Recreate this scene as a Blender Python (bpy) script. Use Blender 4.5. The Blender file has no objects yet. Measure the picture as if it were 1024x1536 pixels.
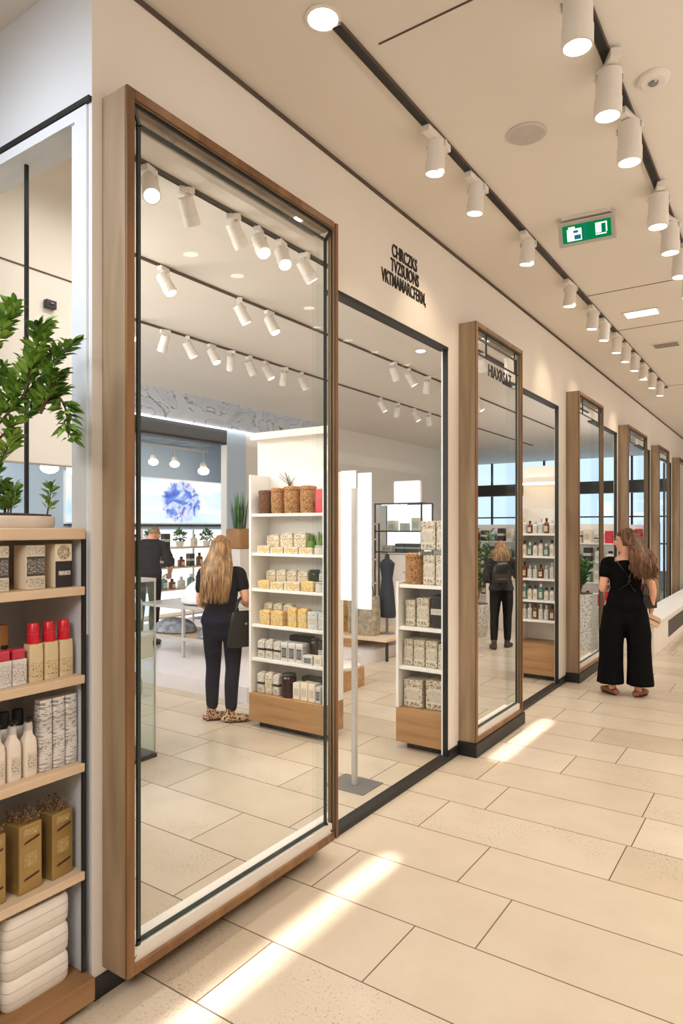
import bpy, bmesh, math, random
from mathutils import Vector as V, Matrix, Euler
random.seed(7)
SC = bpy.context.scene
COL = SC.collection
PI = math.pi
R = math.radians

# ------------------------------------------------------------------ materials
def new_mat(name):
    m = bpy.data.materials.new(name); m.use_nodes = True
    nt = m.node_tree; nt.nodes.clear()
    out = nt.nodes.new('ShaderNodeOutputMaterial')
    return m, nt, out
def N(nt, t, **kw):
    n = nt.nodes.new(t)
    for k, v in kw.items():
        if k in n.inputs: n.inputs[k].default_value = v
        else: setattr(n, k, v)
    return n
def L(nt, a, b): nt.links.new(a, b)
def c4(c): return (c[0], c[1], c[2], 1)
def rgb(r, g, b):
    f = lambda u: (u/255/12.92) if u/255 <= .04045 else ((u/255+.055)/1.055)**2.4
    return (f(r), f(g), f(b))
def ramp(nt, stops):
    r = N(nt, 'ShaderNodeValToRGB'); e = r.color_ramp.elements
    while len(e) < len(stops): e.new(.5)
    for i, (p, c) in enumerate(stops):
        e[i].position = p; e[i].color = c4(c) if len(c) == 3 else c
    return r
def mapped(nt, scale=(1, 1, 1), coord='Object'):
    tc = N(nt, 'ShaderNodeTexCoord'); mp = N(nt, 'ShaderNodeMapping')
    mp.inputs['Scale'].default_value = scale
    L(nt, tc.outputs[coord], mp.inputs['Vector'])
    return mp.outputs['Vector']
def pbr(nt, out, rough=.5, metal=0, spec=.5):
    p = N(nt, 'ShaderNodeBsdfPrincipled')
    p.inputs['Roughness'].default_value = rough; p.inputs['Metallic'].default_value = metal
    p.inputs['Specular IOR Level'].default_value = spec
    L(nt, p.outputs[0], out.inputs['Surface'])
    return p
def plain(name, col, rough=.5, metal=0, var=.08, scale=8, spec=.5, bump=0):
    """soft mottled paint, plastic or metal"""
    m, nt, out = new_mat(name); p = pbr(nt, out, rough, metal, spec)
    v = mapped(nt, (scale,)*3)
    nz = N(nt, 'ShaderNodeTexNoise', Scale=1.0, Detail=3.0); L(nt, v, nz.inputs['Vector'])
    a = tuple(max(0, x*(1-var)) for x in col); b = tuple(min(1, x*(1+var)) for x in col)
    r = ramp(nt, [(.3, a), (.7, b)]); L(nt, nz.outputs['Fac'], r.inputs['Fac']); L(nt, r.outputs['Color'], p.inputs['Base Color'])
    if bump:
        bp = N(nt, 'ShaderNodeBump', Strength=bump, Distance=.005); L(nt, nz.outputs['Fac'], bp.inputs['Height']); L(nt, bp.outputs[0], p.inputs['Normal'])
    return m
def glow(name, col, strength):
    m, nt, out = new_mat(name); e = N(nt, 'ShaderNodeEmission', Color=c4(col), Strength=strength)
    L(nt, e.outputs[0], out.inputs['Surface']); return m
def wood(name, c1, c2, axis='z', rough=.45, sc=6):
    m, nt, out = new_mat(name); p = pbr(nt, out, rough)
    s = {'z': (sc*4, sc*4, sc*.35), 'x': (sc*.35, sc*4, sc*4), 'y': (sc*4, sc*.35, sc*4)}[axis]
    v = mapped(nt, s)
    nz = N(nt, 'ShaderNodeTexNoise', Scale=1.0, Detail=5.0, Distortion=.6); L(nt, v, nz.inputs['Vector'])
    r = ramp(nt, [(.3, c1), (.7, c2)]); L(nt, nz.outputs['Fac'], r.inputs['Fac']); L(nt, r.outputs['Color'], p.inputs['Base Color'])
    return m
def glass(name, refl=.07, tint=(.97, .98, .98)):
    m, nt, out = new_mat(name)
    t = N(nt, 'ShaderNodeBsdfTransparent', Color=c4(tint)); g = N(nt, 'ShaderNodeBsdfGlossy', Color=(1, 1, 1, 1), Roughness=.02)
    mx = N(nt, 'ShaderNodeMixShader', Fac=refl); L(nt, t.outputs[0], mx.inputs[1]); L(nt, g.outputs[0], mx.inputs[2])
    L(nt, mx.outputs[0], out.inputs['Surface']); return m
def printed(name, base, ink, dens=.52, scale=(60, 60, 90), rough=.55, lo=.0, hi=1.0, alt=None):
    """paper or card with rows of small unreadable print between heights lo and hi (generated z)"""
    m, nt, out = new_mat(name); p = pbr(nt, out, rough)
    v = mapped(nt, scale)
    nz = N(nt, 'ShaderNodeTexNoise', Scale=1.0, Detail=2.0); L(nt, v, nz.inputs['Vector'])
    st = N(nt, 'ShaderNodeMath', operation='GREATER_THAN'); st.inputs[1].default_value = dens; L(nt, nz.outputs['Fac'], st.inputs[0])
    tc = N(nt, 'ShaderNodeTexCoord'); sp = N(nt, 'ShaderNodeSeparateXYZ'); L(nt, tc.outputs['Generated'], sp.inputs[0])
    a = N(nt, 'ShaderNodeMath', operation='GREATER_THAN'); a.inputs[1].default_value = lo; L(nt, sp.outputs['Z'], a.inputs[0])
    b = N(nt, 'ShaderNodeMath', operation='LESS_THAN'); b.inputs[1].default_value = hi; L(nt, sp.outputs['Z'], b.inputs[0])
    ab = N(nt, 'ShaderNodeMath', operation='MULTIPLY'); L(nt, a.outputs[0], ab.inputs[0]); L(nt, b.outputs[0], ab.inputs[1])
    f = N(nt, 'ShaderNodeMath', operation='MULTIPLY'); L(nt, ab.outputs[0], f.inputs[0]); L(nt, st.outputs[0], f.inputs[1])
    v2 = mapped(nt, (9, 9, 9)); n2 = N(nt, 'ShaderNodeTexNoise', Scale=1.0, Detail=2.0); L(nt, v2, n2.inputs['Vector'])
    r = ramp(nt, [(.35, tuple(x*.85 for x in base)), (.65, alt or base)]); L(nt, n2.outputs['Fac'], r.inputs['Fac'])
    mx = N(nt, 'ShaderNodeMix', data_type='RGBA'); L(nt, f.outputs[0], mx.inputs[0]); L(nt, r.outputs['Color'], mx.inputs[6]); mx.inputs[7].default_value = c4(ink)
    L(nt, mx.outputs[2], p.inputs['Base Color']); return m
def spotty(name, stops, scale=40, rough=.7, kind='noise', bump=.3, aniso=(1, 1, 1)):
    m, nt, out = new_mat(name); p = pbr(nt, out, rough)
    v = mapped(nt, tuple(scale*a for a in aniso))
    if kind == 'noise': t = N(nt, 'ShaderNodeTexNoise', Scale=1.0, Detail=4.0); o = t.outputs['Fac']
    else: t = N(nt, 'ShaderNodeTexVoronoi', Scale=1.0); o = t.outputs['Distance']
    L(nt, v, t.inputs['Vector'])
    r = ramp(nt, stops); L(nt, o, r.inputs['Fac']); L(nt, r.outputs['Color'], p.inputs['Base Color'])
    if bump:
        b = N(nt, 'ShaderNodeBump', Strength=bump, Distance=.004); L(nt, o, b.inputs['Height']); L(nt, b.outputs[0], p.inputs['Normal'])
    return m

def floor_mat():
    m, nt, out = new_mat('limestone_tiles'); p = pbr(nt, out, .2)
    tc = N(nt, 'ShaderNodeTexCoord'); mp = N(nt, 'ShaderNodeMapping'); mp.inputs['Location'].default_value = (.28, -2.49, 0)
    L(nt, tc.outputs['Object'], mp.inputs['Vector'])
    br = N(nt, 'ShaderNodeTexBrick', offset=.42, offset_frequency=2, squash=.8, squash_frequency=3)
    L(nt, mp.outputs[0], br.inputs['Vector'])
    for k, v in {'Scale': 1.0, 'Brick Width': 1.02, 'Row Height': .42, 'Mortar Size': .0032, 'Mortar Smooth': .1, 'Bias': 0.0}.items(): br.inputs[k].default_value = v
    br.inputs['Color1'].default_value = c4((0, 0, 0)); br.inputs['Color2'].default_value = c4((1, 1, 1)); br.inputs['Mortar'].default_value = c4((.5, .5, .5))
    tone = ramp(nt, [(0, rgb(208, 192, 170)), (.5, rgb(218, 204, 184)), (1, rgb(200, 183, 160))]); L(nt, br.outputs['Color'], tone.inputs['Fac'])
    n1 = N(nt, 'ShaderNodeTexNoise', Scale=3.2, Detail=6.0, Roughness=.6); L(nt, tc.outputs['Object'], n1.inputs['Vector'])
    mott = ramp(nt, [(.05, (.8, .78, .76)), (.95, (1, 1, 1))]); L(nt, n1.outputs['Fac'], mott.inputs['Fac'])
    m1 = N(nt, 'ShaderNodeMix', data_type='RGBA', blend_type='MULTIPLY'); m1.inputs[0].default_value = 1
    L(nt, tone.outputs['Color'], m1.inputs[6]); L(nt, mott.outputs['Color'], m1.inputs[7])
    # travertine pits on some of the stones
    n2 = N(nt, 'ShaderNodeTexNoise', Scale=80.0, Detail=7.0, Roughness=.72); L(nt, tc.outputs['Object'], n2.inputs['Vector'])
    pit = ramp(nt, [(.565, (0, 0, 0)), (.60, (1, 1, 1))]); L(nt, n2.outputs['Fac'], pit.inputs['Fac'])
    n3 = N(nt, 'ShaderNodeTexNoise', Scale=3.4, Detail=5.0); L(nt, tc.outputs['Object'], n3.inputs['Vector'])
    area = ramp(nt, [(.38, (0, 0, 0)), (.64, (1, 1, 1))]); L(nt, n3.outputs['Fac'], area.inputs['Fac'])
    st = ramp(nt, [(.2, (.08, .08, .08)), (.5, (1, 1, 1))]); L(nt, br.outputs['Color'], st.inputs['Fac'])
    f1 = N(nt, 'ShaderNodeMath', operation='MULTIPLY'); L(nt, pit.outputs['Color'], f1.inputs[0]); L(nt, area.outputs['Color'], f1.inputs[1])
    f2 = N(nt, 'ShaderNodeMath', operation='MULTIPLY'); L(nt, f1.outputs[0], f2.inputs[0]); L(nt, st.outputs['Color'], f2.inputs[1])
    f3 = N(nt, 'ShaderNodeMath', operation='MULTIPLY'); L(nt, f2.outputs[0], f3.inputs[0]); f3.inputs[1].default_value = .75
    m2 = N(nt, 'ShaderNodeMix', data_type='RGBA'); L(nt, f3.outputs[0], m2.inputs[0]); L(nt, m1.outputs[2], m2.inputs[6]); m2.inputs[7].default_value = c4(rgb(130, 104, 78))
    m3 = N(nt, 'ShaderNodeMix', data_type='RGBA'); L(nt, br.outputs['Fac'], m3.inputs[0]); L(nt, m2.outputs[2], m3.inputs[6]); m3.inputs[7].default_value = c4(rgb(112, 92, 72))
    L(nt, m3.outputs[2], p.inputs['Base Color'])
    rr = N(nt, 'ShaderNodeMapRange'); rr.inputs[3].default_value = .25; rr.inputs[4].default_value = .27; L(nt, n1.outputs['Fac'], rr.inputs[0]); L(nt, rr.outputs[0], p.inputs['Roughness'])
    return m
def marble_mat():
    m, nt, out = new_mat('blue_marble'); p = pbr(nt, out, .25)
    v = mapped(nt, (1.2, 1.2, 1.8)); nz = N(nt, 'ShaderNodeTexNoise', Scale=1.4, Detail=8.0, Distortion=1.6); L(nt, v, nz.inputs['Vector'])
    r = ramp(nt, [(.36, rgb(206, 216, 228)), (.48, rgb(214, 222, 232)), (.5, rgb(120, 128, 142)), (.52, rgb(208, 217, 229)), (.75, rgb(176, 190, 208))])
    L(nt, nz.outputs['Fac'], r.inputs['Fac']); L(nt, r.outputs['Color'], p.inputs['Base Color']); return m
def screen_mat():
    """bright white screen with an oval feathered blue and violet bloom"""
    m, nt, out = new_mat('screen_picture')
    tc = N(nt, 'ShaderNodeTexCoord'); mp = N(nt, 'ShaderNodeMapping'); L(nt, tc.outputs['Generated'], mp.inputs['Vector'])
    mp.inputs['Location'].default_value = (0, -.66*5.6, -.5*1.5); mp.inputs['Scale'].default_value = (0, 5.6, 1.5)
    ln = N(nt, 'ShaderNodeVectorMath', operation='LENGTH'); L(nt, mp.outputs[0], ln.inputs[0])
    sp = N(nt, 'ShaderNodeSeparateXYZ'); L(nt, mp.outputs[0], sp.inputs[0])
    an = N(nt, 'ShaderNodeMath', operation='ARCTAN2'); L(nt, sp.outputs['Y'], an.inputs[0]); L(nt, sp.outputs['Z'], an.inputs[1])
    cb = N(nt, 'ShaderNodeCombineXYZ'); am = N(nt, 'ShaderNodeMath', operation='MULTIPLY'); am.inputs[1].default_value = 5; L(nt, an.outputs[0], am.inputs[0])
    L(nt, am.outputs[0], cb.inputs[0]); L(nt, ln.outputs['Value'], cb.inputs[1])
    nz = N(nt, 'ShaderNodeTexNoise', Scale=1.0, Detail=5.0); L(nt, cb.outputs[0], nz.inputs['Vector'])
    nf = N(nt, 'ShaderNodeTexNoise', Scale=1.3, Detail=6.0, Distortion=2.2); L(nt, mp.outputs[0], nf.inputs['Vector'])
    col = ramp(nt, [(.3, rgb(64, 82, 190)), (.45, rgb(120, 150, 222)), (.55, rgb(225, 232, 250)), (.66, rgb(112, 96, 190)), (.75, rgb(210, 170, 205))]); L(nt, nf.outputs['Fac'], col.inputs['Fac'])
    edge = N(nt, 'ShaderNodeMath', operation='MULTIPLY_ADD'); edge.inputs[1].default_value = .4; L(nt, nz.outputs['Fac'], edge.inputs[0]); L(nt, ln.outputs['Value'], edge.inputs[2])
    mk = ramp(nt, [(.86, (1, 1, 1)), (.96, (0, 0, 0))]); L(nt, edge.outputs[0], mk.inputs['Fac'])
    n2 = N(nt, 'ShaderNodeTexNoise', Scale=2.0); L(nt, tc.outputs['Generated'], n2.inputs['Vector'])
    bg = ramp(nt, [(.4, rgb(255, 253, 250)), (.62, rgb(205, 232, 248))]); L(nt, n2.outputs['Fac'], bg.inputs['Fac'])
    mx = N(nt, 'ShaderNodeMix', data_type='RGBA'); L(nt, mk.outputs['Color'], mx.inputs[0]); L(nt, bg.outputs['Color'], mx.inputs[6]); L(nt, col.outputs['Color'], mx.inputs[7])
    e = N(nt, 'ShaderNodeEmission', Strength=1.05); L(nt, mx.outputs[2], e.inputs['Color']); L(nt, e.outputs[0], out.inputs['Surface']); return m

M = {}
M['wall'] = plain('warm_white_plaster', rgb(233, 226, 217), .8, var=.015, scale=2)
M['wall_cool'] = plain('cool_white_plaster', rgb(226, 230, 236), .8, var=.012, scale=2)
M['wall_blue'] = plain('pale_blue_plaster', rgb(186, 206, 226), .7, var=.03, scale=1)
M['ceil'] = plain('ceiling_plaster', rgb(232, 225, 216), .85, var=.012, scale=1.5)
M['pier'] = plain('white_pier_plaster', rgb(240, 236, 230), .7, var=.015, scale=2)
M['floor'] = floor_mat()
M['marble'] = marble_mat()
M['screen'] = screen_mat()
M['black'] = plain('black_metal', (.012, .012, .012), .45, var=.2)
M['seam'] = plain('dark_seam', rgb(92, 78, 66), .9)
M['darkgreen'] = plain('dark_green_glazing_edge', rgb(38, 50, 46), .3, var=.15)
M['bronze'] = wood('bronze_wood_side', rgb(136, 114, 90), rgb(172, 150, 122), 'z', .42, 3)
M['bronze_edge'] = wood('bronze_front_edge', rgb(104, 70, 40), rgb(146, 104, 64), 'z', .35, 3)
M['oak'] = wood('golden_oak', rgb(152, 110, 68), rgb(186, 144, 98), 'x', .4, 3)
M['oak_y'] = wood('golden_oak_long', rgb(130, 94, 60), rgb(164, 124, 84), 'y', .4, 3)
M['shelf_wood'] = wood('pale_shelf_wood', rgb(206, 180, 150), rgb(224, 200, 172), 'y', .5, 3)
M['shelf_white'] = plain('white_shelf_lacquer', rgb(238, 234, 228), .4, var=.02)
M['shelf_back'] = plain('cool_grey_back', rgb(204, 209, 217), .6, var=.02)
M['grey'] = plain('grey_steel', rgb(150, 150, 150), .3, .7, var=.06)
M['steel_pale'] = plain('pale_steel', rgb(205, 200, 194), .3, .25, var=.05)
M['chrome'] = plain('chrome', (.75, .75, .75), .12, 1)
M['white'] = plain('white_plastic', rgb(240, 238, 234), .35, var=.02)
M['lamp_white'] = plain('white_lamp_housing', rgb(232, 226, 218), .35, var=.03)
M['lens'] = glow('lit_lens', (1, .9, .76), 14)
M['lens_soft'] = glow('dim_lens', (1, .93, .84), 4)
M['bulb'] = glow('warm_bulb', (1, .86, .68), 9)
M['panel_light'] = glow('light_panel', (1, .97, .92), 6)
M['led'] = glow('cool_led_strip', (.93, .97, 1), 3)
M['cove'] = glow('warm_cove_strip', (1, .70, .40), 6)
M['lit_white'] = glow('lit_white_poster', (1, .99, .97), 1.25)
M['glass'] = glass('clear_pane', .013)
M['glass_case'] = glass('case_glass', .06, (.93, .97, .97))
M['mirror_edge'] = glass('bevel_edge_glass', .1, (.96, .97, .96))
M['sill'] = plain('pale_inner_sill', rgb(226, 220, 212), .35, var=.03)
M['green'] = glow('green_sign', rgb(8, 128, 72), .9)
M['sign_white'] = glow('sign_white', (.9, 1, .95), 1.3)
M['teal'] = glow('sign_teal', rgb(40, 130, 130), .7)
M['letter'] = plain('black_lettering', rgb(36, 30, 24), .6)
M['leaf'] = spotty('leaf_green', [(.3, rgb(58, 100, 34)), (.5, rgb(110, 152, 54)), (.75, rgb(170, 196, 92))], 9, .5, bump=0)
M['leaf_dark'] = spotty('leaf_deep', [(.3, rgb(36, 74, 36)), (.7, rgb(92, 138, 66))], 8, .5, bump=0)
M['bark'] = spotty('bark', [(.3, rgb(66, 46, 34)), (.7, rgb(112, 84, 62))], 60, .8)
M['soil'] = spotty('soil', [(.3, rgb(50, 38, 28)), (.7, rgb(96, 76, 58))], 80, .9)
M['stoneware'] = plain('pale_trough', rgb(214, 202, 188), .5, var=.05)
M['basket'] = spotty('woven_rattan', [(.3, rgb(84, 54, 30)), (.5, rgb(160, 112, 66)), (.7, rgb(205, 160, 104))], 13, .7, aniso=(1, 1, 2.6), bump=.7)
M['basket_dark'] = spotty('dark_rattan', [(.3, rgb(52, 30, 20)), (.55, rgb(112, 70, 44)), (.75, rgb(150, 104, 70))], 13, .7, aniso=(1, 1, 2.6), bump=.7)
M['wrap'] = printed('cream_print_wrap', rgb(232, 220, 196), rgb(150, 128, 96), .56, (11, 11, 22))
M['wrap2'] = printed('white_print_wrap', rgb(226, 218, 204), rgb(116, 104, 92), .57, (13, 13, 26))
M['wrap3'] = printed('beige_aged_wrap', rgb(205, 192, 168), rgb(132, 116, 92), .54, (13, 13, 30), alt=rgb(226, 216, 196))
M['yellow'] = printed('honey_yellow_wrap', rgb(226, 184, 106), rgb(150, 104, 40), .58, (12, 12, 20), alt=rgb(240, 212, 150))
M['speck'] = spotty('black_white_fleck', [(.4, rgb(40, 42, 46)), (.5, rgb(215, 215, 212)), (.7, rgb(236, 236, 232))], 18, .6, bump=0)
M['green_jar'] = plain('dark_green_jar', rgb(34, 52, 28), .15, var=.3)
M['herb'] = spotty('herb_green', [(.3, rgb(40, 80, 20)), (.7, rgb(130, 170, 60))], 70, .7)
M['darkred'] = plain('dark_wine_tin', rgb(46, 16, 18), .2, var=.2)
M['dark'] = plain('dark_charcoal_card', rgb(42, 40, 40), .4, var=.15)
M['red'] = plain('red_plastic', rgb(206, 28, 46), .3, var=.1)
M['red2'] = plain('rose_red_lid', rgb(192, 52, 72), .25, var=.1)
M['orange'] = plain('coral_red_cloth', rgb(222, 84, 60), .7, var=.1)
M['kraft'] = printed('cream_kraft_sachet', rgb(218, 198, 158), rgb(62, 48, 36), .6, (190, 190, 300), lo=.1, hi=.5)
M['whitebox'] = printed('white_print_box', rgb(224, 220, 216), rgb(110, 104, 104), .56, (220, 220, 380), lo=.12, hi=.85)
M['carton'] = plain('cream_carton', rgb(232, 218, 196), .6, var=.03)
M['dlabel'] = printed('charcoal_label', rgb(72, 68, 66), rgb(170, 166, 160), .53, (260, 260, 420), lo=.12, hi=.88)
M['llabel'] = printed('pale_label', rgb(220, 210, 192), rgb(96, 84, 70), .57, (260, 260, 420), lo=.15, hi=.85)
M['seed'] = spotty('speckled_seal', [(.3, rgb(60, 48, 36)), (.5, rgb(190, 172, 140)), (.7, rgb(222, 208, 182))], 240, .6, kind='v', bump=0)
M['bottle'] = plain('ivory_bottle', rgb(230, 218, 204), .25, var=.03)
M['bottle_grey'] = plain('silver_bottle', rgb(206, 204, 202), .22, .1, var=.05)
M['clearpack'] = printed('crinkled_clear_pack', rgb(206, 202, 198), rgb(150, 140, 132), .55, (40, 40, 210), .18, alt=rgb(236, 234, 232))
M['gold'] = plain('gold_card', rgb(166, 138, 84), .32, .45, var=.1)
M['gold_text'] = printed('gold_card_text', rgb(170, 142, 90), rgb(204, 182, 134), .58, (90, 90, 600), .35)
M['gold_slot'] = plain('dark_brown_slot', rgb(66, 30, 18), .5)
M['gold_print'] = plain('pale_gold_print', rgb(216, 196, 150), .35, .3)
M['dried'] = spotty('dried_flowers', [(.3, rgb(84, 60, 44)), (.7, rgb(160, 124, 92))], 90, .9)
M['brown'] = plain('brown_tube', rgb(160, 112, 62), .4, var=.08)
M['towel'] = plain('white_cotton', rgb(230, 224, 214), .95, var=.03, scale=30, bump=.25)
M['skin'] = plain('skin', rgb(224, 164, 130), .5, var=.05)
M['skin2'] = plain('skin_fair', rgb(228, 172, 144), .5, var=.05)
M['hair_blond'] = spotty('dark_blond_hair', [(.3, rgb(84, 56, 32)), (.5, rgb(136, 98, 58)), (.72, rgb(186, 146, 94))], 30, .45, aniso=(1.6, 1.6, .12), bump=.3)
M['hair_brown'] = spotty('brown_hair', [(.3, rgb(56, 34, 22)), (.5, rgb(100, 64, 40)), (.72, rgb(156, 108, 66))], 30, .45, aniso=(1.6, 1.6, .12), bump=.3)
M['hair_light'] = spotty('light_brown_hair', [(.3, rgb(92, 66, 44)), (.5, rgb(140, 104, 70)), (.72, rgb(190, 150, 104))], 30, .45, aniso=(1.6, 1.6, .2), bump=.3)
M['hair_grey'] = spotty('sandy_hair', [(.3, rgb(110, 86, 62)), (.7, rgb(176, 146, 112))], 60, .6)
M['tee'] = plain('black_cotton', rgb(20, 20, 27), .85, var=.25, scale=20, spec=.12)
M['navy'] = plain('navy_denim', rgb(18, 21, 40), .85, var=.2, scale=30, spec=.12)
M['blackcloth'] = plain('black_crepe', rgb(13, 12, 14), .85, var=.2, scale=12, spec=.1)
M['greytee'] = plain('charcoal_jersey', rgb(40, 40, 43), .85, var=.15, scale=20, spec=.15)
M['leather'] = plain('black_leather', rgb(18, 16, 16), .3, var=.2)
M['leopard'] = spotty('leopard_print', [(.3, rgb(40, 26, 20)), (.42, rgb(130, 92, 64)), (.6, rgb(206, 166, 130))], 55, .7, kind='v', bump=0)
M['sole'] = plain('dark_sole', rgb(60, 42, 34), .7)
M['tan'] = plain('tan_leather', rgb(150, 88, 62), .5, var=.1)
M['clutch'] = plain('rose_gold_clutch', rgb(206, 168, 136), .35, .2, var=.12)
M['jacket'] = spotty('black_patterned_knit', [(.3, rgb(14, 13, 14)), (.6, rgb(34, 32, 34)), (.74, rgb(96, 92, 92))], 22, .8, bump=.1)
M['eye'] = plain('eye', rgb(40, 28, 22), .2)
M['lip'] = plain('lips', rgb(186, 96, 88), .5)
M['linen_white'] = plain('white_linen', rgb(236, 238, 244), .9, var=.03)
M['folded_grey'] = spotty('grey_blue_fabric', [(.3, rgb(92, 100, 112)), (.7, rgb(178, 184, 194))], 14, .8)
M['tote_yellow'] = printed('honey_canvas', rgb(222, 176, 96), rgb(140, 96, 48), .62, (24, 24, 30))
M['tote_grey'] = spotty('stone_canvas', [(.3, rgb(128, 116, 98)), (.7, rgb(184, 170, 146))], 16, .8)
M['dress'] = plain('navy_dress_cloth', rgb(28, 36, 52), .7, var=.2, scale=10)
M['picture'] = spotty('dusky_picture', [(.3, rgb(44, 52, 66)), (.6, rgb(92, 104, 124)), (.8, rgb(150, 140, 130))], 4, .5, bump=0)
M['concrete'] = spotty('blue_grey_concrete', [(.3, rgb(96, 112, 124)), (.7, rgb(164, 178, 188))], 3, .7, aniso=(1, 4, 1), bump=.2)
M['planter'] = spotty('pale_mottled_planter', [(.35, rgb(150, 148, 146)), (.5, rgb(212, 208, 204)), (.7, rgb(234, 232, 228))], 40, .6, bump=.2)
M['amber'] = plain('amber_bottle', rgb(120, 66, 24), .12, var=.2)
M['teal_bottle'] = plain('sea_green_bottle', rgb(96, 140, 132), .15, var=.1)

# ------------------------------------------------------------------ mesh helpers
class MB:
    """collects vertices and faces of one part"""
    def __init__(s): s.v = []; s.f = []
    def add(s, vs, fs):
        o = len(s.v); s.v += [V(p) for p in vs]; s.f += [tuple(i+o for i in f) for f in fs]; return s
    def box(s, x0, x1, y0, y1, z0, z1, mtx=None):
        p = [V((x, y, z)) for z in (z0, z1) for y in (y0, y1) for x in (x0, x1)]
        if mtx is not None: p = [mtx @ q for q in p]
        return s.add(p, [(0, 2, 3, 1), (4, 5, 7, 6), (0, 1, 5, 4), (2, 6, 7, 3), (0, 4, 6, 2), (1, 3, 7, 5)])
    def cbox(s, c, d, mtx=None):
        return s.box(c[0]-d[0]/2, c[0]+d[0]/2, c[1]-d[1]/2, c[1]+d[1]/2, c[2]-d[2]/2, c[2]+d[2]/2, mtx)
    def rings(s, rings, cap=True):
        n = len(rings[0]); o = len(s.v)
        for r in rings: s.v += [V(p) for p in r]
        for i in range(len(rings)-1):
            a, b = o+i*n, o+(i+1)*n
            for j in range(n):
                k = (j+1) % n; s.f.append((a+j, a+k, b+k, b+j))
        if cap:
            s.f.append(tuple(o+j for j in reversed(range(n)))); s.f.append(tuple(o+(len(rings)-1)*n+j for j in range(n)))
        return s
    def lathe(s, prof, c=(0, 0, 0), n=16, sx=1, sy=1, cap=True):
        return s.rings([[(c[0]+r*sx*math.cos(2*PI*j/n), c[1]+r*sy*math.sin(2*PI*j/n), c[2]+z) for j in range(n)] for r, z in prof], cap)
    def rlathe(s, prof, hx, hy, n=4, e=4.0, seg=28, c=(0, 0, 0)):
        """rounded-rectangle sections: prof = [(scale, z)]"""
        rs = []
        for k, z in prof:
            ring = []
            for j in range(seg):
                t = 2*PI*j/seg; ct, st = math.cos(t), math.sin(t)
                ring.append((c[0]+hx*k*math.copysign(abs(ct)**(2/e), ct), c[1]+hy*k*math.copysign(abs(st)**(2/e), st), c[2]+z))
            rs.append(ring)
        return s.rings(rs)
    def tube(s, pts, rad, n=8, flat=1.0, up=None, round_ends=False):
        pts = [V(p) for p in pts]
        if not hasattr(rad, '__len__'): rad = [rad]*len(pts)
        rad = list(rad)
        if round_ends:
            d0 = (pts[0]-pts[1]).normalized(); d1 = (pts[-1]-pts[-2]).normalized(); r0, r1 = rad[0], rad[-1]
            pts = [pts[0]+d0*r0*.9, pts[0]+d0*r0*.55]+pts+[pts[-1]+d1*r1*.55, pts[-1]+d1*r1*.9]
            rad = [r0*.4, r0*.82]+rad+[r1*.82, r1*.4]
        t0 = (pts[1]-pts[0]).normalized()
        u = V(up) if up is not None else (V((0, 0, 1)) if abs(t0.z) < .9 else V((0, 1, 0)))
        rs = []
        for i, p in enumerate(pts):
            t = (pts[min(i+1, len(pts)-1)]-pts[max(i-1, 0)]).normalized()
            u = u-t*u.dot(t)
            if u.length < 1e-5: u = V((1, 0, 0))-t*t.x
            u.normalize(); w = t.cross(u)
            rs.append([p+(w*math.cos(2*PI*j/n)+u*math.sin(2*PI*j/n)*flat)*rad[i] for j in range(n)])
        return s.rings(rs)
    def ell(s, c, r, n=16, m=10, mtx=None):
        rs = []
        for i in range(m+1):
            a = -PI/2+PI*(i+.02)/(m+.04); rr, z = math.cos(a), math.sin(a)
            ring = [V((r[0]*rr*math.cos(2*PI*j/n), r[1]*rr*math.sin(2*PI*j/n), r[2]*z)) for j in range(n)]
            if mtx is not None: ring = [mtx @ q for q in ring]
            rs.append([q+V(c) for q in ring])
        return s.rings(rs)
    def mesh(s, name, mat, smooth=False, bevel=0):
        me = bpy.data.meshes.new(name); me.from_pydata([tuple(p) for p in s.v], [], s.f); me.update()
        bm = bmesh.new(); bm.from_mesh(me)
        bmesh.ops.recalc_face_normals(bm, faces=bm.faces)
        if bevel:
            bmesh.ops.bevel(bm, geom=[e for e in bm.edges if len(e.link_faces) == 2 and e.calc_face_angle(0) > .6], offset=bevel, segments=2, affect='EDGES', profile=.5)
        bm.to_mesh(me); bm.free()
        if mat is not None: me.materials.append(M[mat] if isinstance(mat, str) else mat)
        if smooth:
            for p in me.polygons: p.use_smooth = True
            try: me.set_sharp_from_angle(angle=R(40))
            except Exception: pass
        return me
    def build(s, name, mat, parent=None, smooth=False, bevel=0, loc=(0, 0, 0), rz=0):
        o = bpy.data.objects.new(name, s.mesh(name, mat, smooth, bevel)); COL.objects.link(o)
        o.parent = parent; o.location = loc; o.rotation_euler = (0, 0, rz); return o
def remesh(ob, vox, sm=4):
    md = ob.modifiers.new('r', 'REMESH'); md.mode = 'VOXEL'; md.voxel_size = vox
    s = ob.modifiers.new('s', 'SMOOTH'); s.iterations = sm; s.factor = .5
    dg = bpy.context.evaluated_depsgraph_get(); me = bpy.data.meshes.new_from_object(ob.evaluated_get(dg))
    mats = [m for m in ob.data.materials]; ob.modifiers.clear(); ob.data = me
    me.materials.clear()
    for m in mats: me.materials.append(m)
    for p in me.polygons: p.use_smooth = True
    return ob
def tag(o, label, cat, group=None, kind=None):
    o['label'] = label; o['category'] = cat
    if group: o['group'] = group
    if kind: o['kind'] = kind
    return o
def thing(name, label, cat, loc=(0, 0, 0), rz=0, group=None):
    o = bpy.data.objects.new(name, None); COL.objects.link(o); o.location = loc; o.rotation_euler = (0, 0, rz); o.empty_display_size = .1
    return tag(o, label, cat, group)
def struct(o): o['kind'] = 'structure'; return o
def copy_tree(o, parent=None):
    c = o.copy(); COL.objects.link(c); c.parent = parent
    for ch in list(o.children): copy_tree(ch, c)
    return c
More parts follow.
